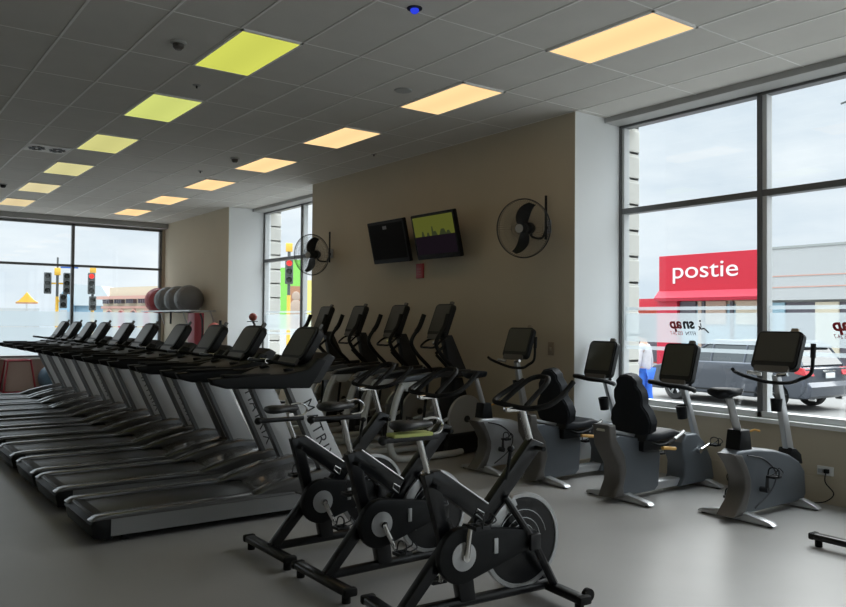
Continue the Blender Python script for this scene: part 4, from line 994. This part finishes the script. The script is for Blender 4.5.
MB().cyl((0, 0, 0), (0, 0, 2.7), .08, 10).build('post', M['o_white'], bs)
bl = thing('long_fence_wall', 'long pale wall across the road beyond the far window', 'wall', (0, 62, GZ))
MB().b2(-30, 11.5, 0, .3, 0, 2.6).build('wall', M['o_white'], bl, 0)
# bright hoarding beyond the second window
bt = thing('painted_hoarding', 'bright green, yellow and brown painted hoarding beyond the second window', 'hoarding', (16.6, 33.6, GZ), rad(-27))
bt.scale = (.93, 1, .95)
for x0, x1, z0, z1, m in ((-.45, -.2, 1.6, 4.4, 'lime'), (-.2, .35, 1.6, 3.1, 'green'), (.35, 1.1, 1.6, 3.7, 'brown'), (-.2, .35, 3.1, 4.6, 'green'), (1.1, 1.75, 1.6, 4.0, 'lime'), (.35, 1.1, 3.7, 5.0, 'green')):
    MB().b2(x0, x1, -.05, .05, z0, z1).build('painted_panel', M[m], bt, 0)
b = MB(); b.ball((.7, -.06, 3.2), .22, (1, .15, 1.1), 14); b.ball((.7, -.06, 2.6), .34, (1, .15, 1.3), 14); b.build('painted_figure', M['o_tan'], bt)
for x in (-.4, 1.6): MB().cyl((x, .1, 0), (x, .1, 4.2), .07, 8).build('post', M['t_grey'], bt)

# pedestrian on the road side
def skinned(name, pts, edges, radii, m, parent=None, levels=1):
    me = bpy.data.meshes.new(name); me.from_pydata(pts, edges, []); o = bpy.data.objects.new(name, me); COL.objects.link(o)
    sk = o.modifiers.new('skin', 'SKIN'); sb = o.modifiers.new('sub', 'SUBSURF'); sb.levels = levels; sb.render_levels = levels
    for i, r in enumerate(radii): me.skin_vertices[0].data[i].radius = r if isinstance(r, tuple) else (r, r); me.skin_vertices[0].data[i].use_root = (i == 0)
    bpy.context.view_layer.update()
    ev = bpy.data.meshes.new_from_object(o.evaluated_get(bpy.context.evaluated_depsgraph_get()))
    bpy.data.objects.remove(o); ev.name = name; ev.materials.clear(); ev.materials.append(m)
    ev.polygons.foreach_set('use_smooth', [True]*len(ev.polygons))
    o = bpy.data.objects.new(name, ev); COL.objects.link(o)
    if parent: o.parent = parent
    return o
P = [(0, 0, .95), (0, 0, 1.12), (0, 0, 1.32), (0, 0, 1.47), (.01, 0, 1.56), (.01, 0, 1.64), (.01, 0, 1.74),
     (0, .10, .90), (.06, .10, .48), (-.02, .10, .09), (.10, .10, .04), (0, -.10, .90), (-.04, -.10, .48), (-.14, -.10, .10), (-.03, -.10, .04),
     (0, .18, 1.42), (.0, .24, 1.14), (.06, .23, .90), (.08, .22, .80), (0, -.18, 1.42), (-.02, -.24, 1.14), (.03, -.24, .90), (.05, -.23, .80)]
Eg = [(0, 1), (1, 2), (2, 3), (3, 4), (4, 5), (5, 6), (0, 7), (7, 8), (8, 9), (9, 10), (0, 11), (11, 12), (12, 13), (13, 14), (3, 15), (15, 16), (16, 17), (17, 18), (3, 19), (19, 20), (20, 21), (21, 22)]
Rd = [(.13, .15), (.11, .14), (.12, .16), (.08, .10), .055, .09, .08, .085, .06, .042, .035, .085, .06, .042, .035, .055, .042, .03, .028, .055, .042, .03, .028]
ped = thing('pedestrian', 'person in a pale grey top and blue trousers walking outside the window', 'person', (13.1, 10.2, GZ), rad(100))
skinned('body', P, Eg, Rd, M['skin'], ped, 2)
ti = [0, 1, 2, 3, 15, 16, 17, 19, 20, 21]
mp_ = {v: i for i, v in enumerate(ti)}
skinned('pale_top', [P[i] for i in ti], [(mp_[a], mp_[b_]) for a, b_ in Eg if a in mp_ and b_ in mp_], [(r[0]+.02, r[1]+.02) if isinstance(r, tuple) else r+.018 for r in [Rd[i] for i in ti]], M['greycloth'], ped, 2)
ti = [0, 7, 8, 9, 11, 12, 13]; mp_ = {v: i for i, v in enumerate(ti)}
skinned('blue_trousers', [P[i] for i in ti], [(mp_[a], mp_[b_]) for a, b_ in Eg if a in mp_ and b_ in mp_], [(r[0]+.022, r[1]+.022) if isinstance(r, tuple) else r+.03 for r in [Rd[i] for i in ti]], M['bluecloth'], ped, 2)
b = MB(); b.ball((-.01, 0, 1.71), .105, (1.05, .95, 1.1), 16); b.build('hair', M['hair'], ped, 60)
b = MB(); b.ball((.105, 0, 1.65), .018, (1.2, .8, 1.3), 8); b.build('nose', M['skin'], ped, 60)
b = MB()
for s in (-1, 1): b.ball((.09, s*.032, 1.675), .011, (1, 1, 1), 8)
b.build('eyes', M['hair'], ped, 60)
# utility: overhead wire at the top right of the window
o = MB().tube([(24, 6, 9.5), (24.2, 11.6, 8.4)], .03, 6).build('overhead_wire', M['t_grey']); tag(o, 'short overhead wire crossing the sky at the top right corner', 'wire')
